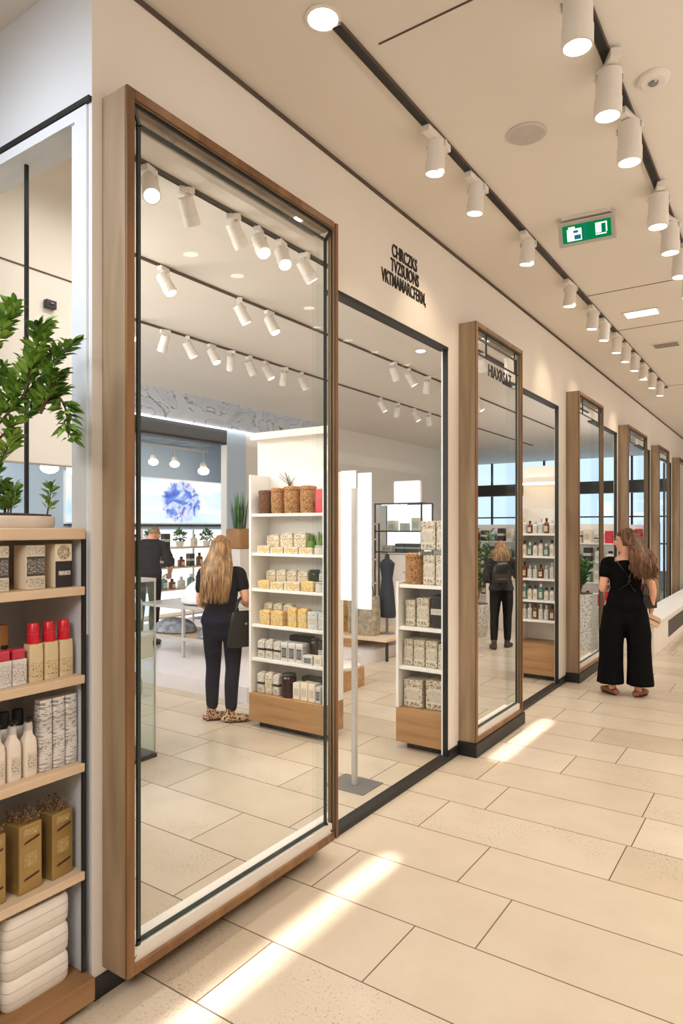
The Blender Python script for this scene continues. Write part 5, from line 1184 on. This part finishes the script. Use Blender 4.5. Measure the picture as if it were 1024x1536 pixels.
# shop interior: added fill lamps and uplights, kept out of view
area((-.28, 5.6, 3.62), (-1.2, 5.6, 0), 7.5, .3, 62, (1, .94, .87))
area((-3.2, 1.75, 3.2), (-2.6, 5.5, .6), 2.6, .8, 55, (1, .95, .9), 150)
area((-.4, 12.5, 3.62), (-1.5, 12.5, 0), 6, .4, 60, (1, .94, .88))
area((-3.4, 1.9, 2.3), (-3.0, 4.6, 3.7), 3.2, .5, 45, (1, .93, .84), 170)
area((-.5, 12.2, 2.6), (-2.5, 12.2, 3.7), 5, .2, 20, (1, .94, .88), 170)
area((-6.1, 3.6, 2.9), (-5.8, 6.6, .8), .7, 1.6, 25, (.86, .93, 1))
area((-4.4, 2.2, 3.4), (-4.6, 7.5, 3.0), 1.0, .6, 12, (.85, .92, 1))
area((-.7, 2.0, 3.4), (-1.2, 2.0, 1.8), .2, .5, .7, WARM)
# spot beams of the wall track: scallops on the wall and pools on the floor
for y, tz in ((3.08, 2.3), (3.85, 2.9), (4.5, 2.6), (5.55, 2.9), (6.5, 2.9), (7.6, 2.9), (8.75, 2.8), (9.6, 2.8)):
    lamp_spot((.6, y, 3.5), (-.02, y+.12, tz), 12, 66, 1.0)
for y in (2.6, 3.5, 4.4, 5.6, 7.0): lamp_spot((1.3, y, 3.42), (.9, y+.3, 0), 14, 75, 1.0)
for y in (2.6, 3.3, 4.9): lamp_spot((-.82, y, 3.46), (-1.2, y+.9, .8), 16, 70, 1.0, (1, .88, .72))
lamp_spot((-1.3, 3.3, 3.5), (-1.3, 4.4, 1.1), 26, 50, 1.0, (1, .9, .76))
lamp_spot((-.35, 3.6, 3.5), (-.25, 4.5, .9), 9, 45, 1.0, (1, .9, .78))
# added narrow beams, without fittings, that draw bright strips along the floor
for x, y, ln in ((.36, 2.0, 1.9), (.28, 5.2, 1.2)):
    l = bpy.data.lights.new('strip_beam', 'AREA'); l.shape = 'RECTANGLE'; l.size = .05; l.size_y = ln; l.energy = .8*ln; l.color = (1, .95, .86); l.spread = R(3)
    o = bpy.data.objects.new('strip_beam', l); COL.objects.link(o); o.location = (x, y, 3.67)
wd = bpy.data.worlds.new('world'); SC.world = wd; wd.use_nodes = True
bg = wd.node_tree.nodes['Background']; bg.inputs[0].default_value = (.66, .83, 1, 1); bg.inputs[1].default_value = 1.15

# ------------------------------------------------------------------ camera: level, eye height, shop side to the left
cam = bpy.data.cameras.new('camera'); co = bpy.data.objects.new('camera', cam); COL.objects.link(co)
co.location = (2.06, 0, 1.68); co.rotation_euler = (PI/2, 0, math.atan(678/995))
cam.sensor_fit = 'VERTICAL'; cam.sensor_height = 36; cam.sensor_width = 24; cam.lens = 36*995/1536; cam.shift_y = 24/1536; cam.clip_start = .02
SC.camera = co
SC.view_settings.view_transform = 'Standard'; SC.view_settings.look = 'None'; SC.view_settings.exposure = .2; SC.view_settings.gamma = 1
SC.cycles.max_bounces = 10; SC.cycles.transparent_max_bounces = 24; SC.cycles.diffuse_bounces = 5; SC.cycles.glossy_bounces = 4
SC.cycles.sample_clamp_indirect = 6; SC.cycles.caustics_reflective = False; SC.cycles.caustics_refractive = False
SC.cycles.use_denoising = True
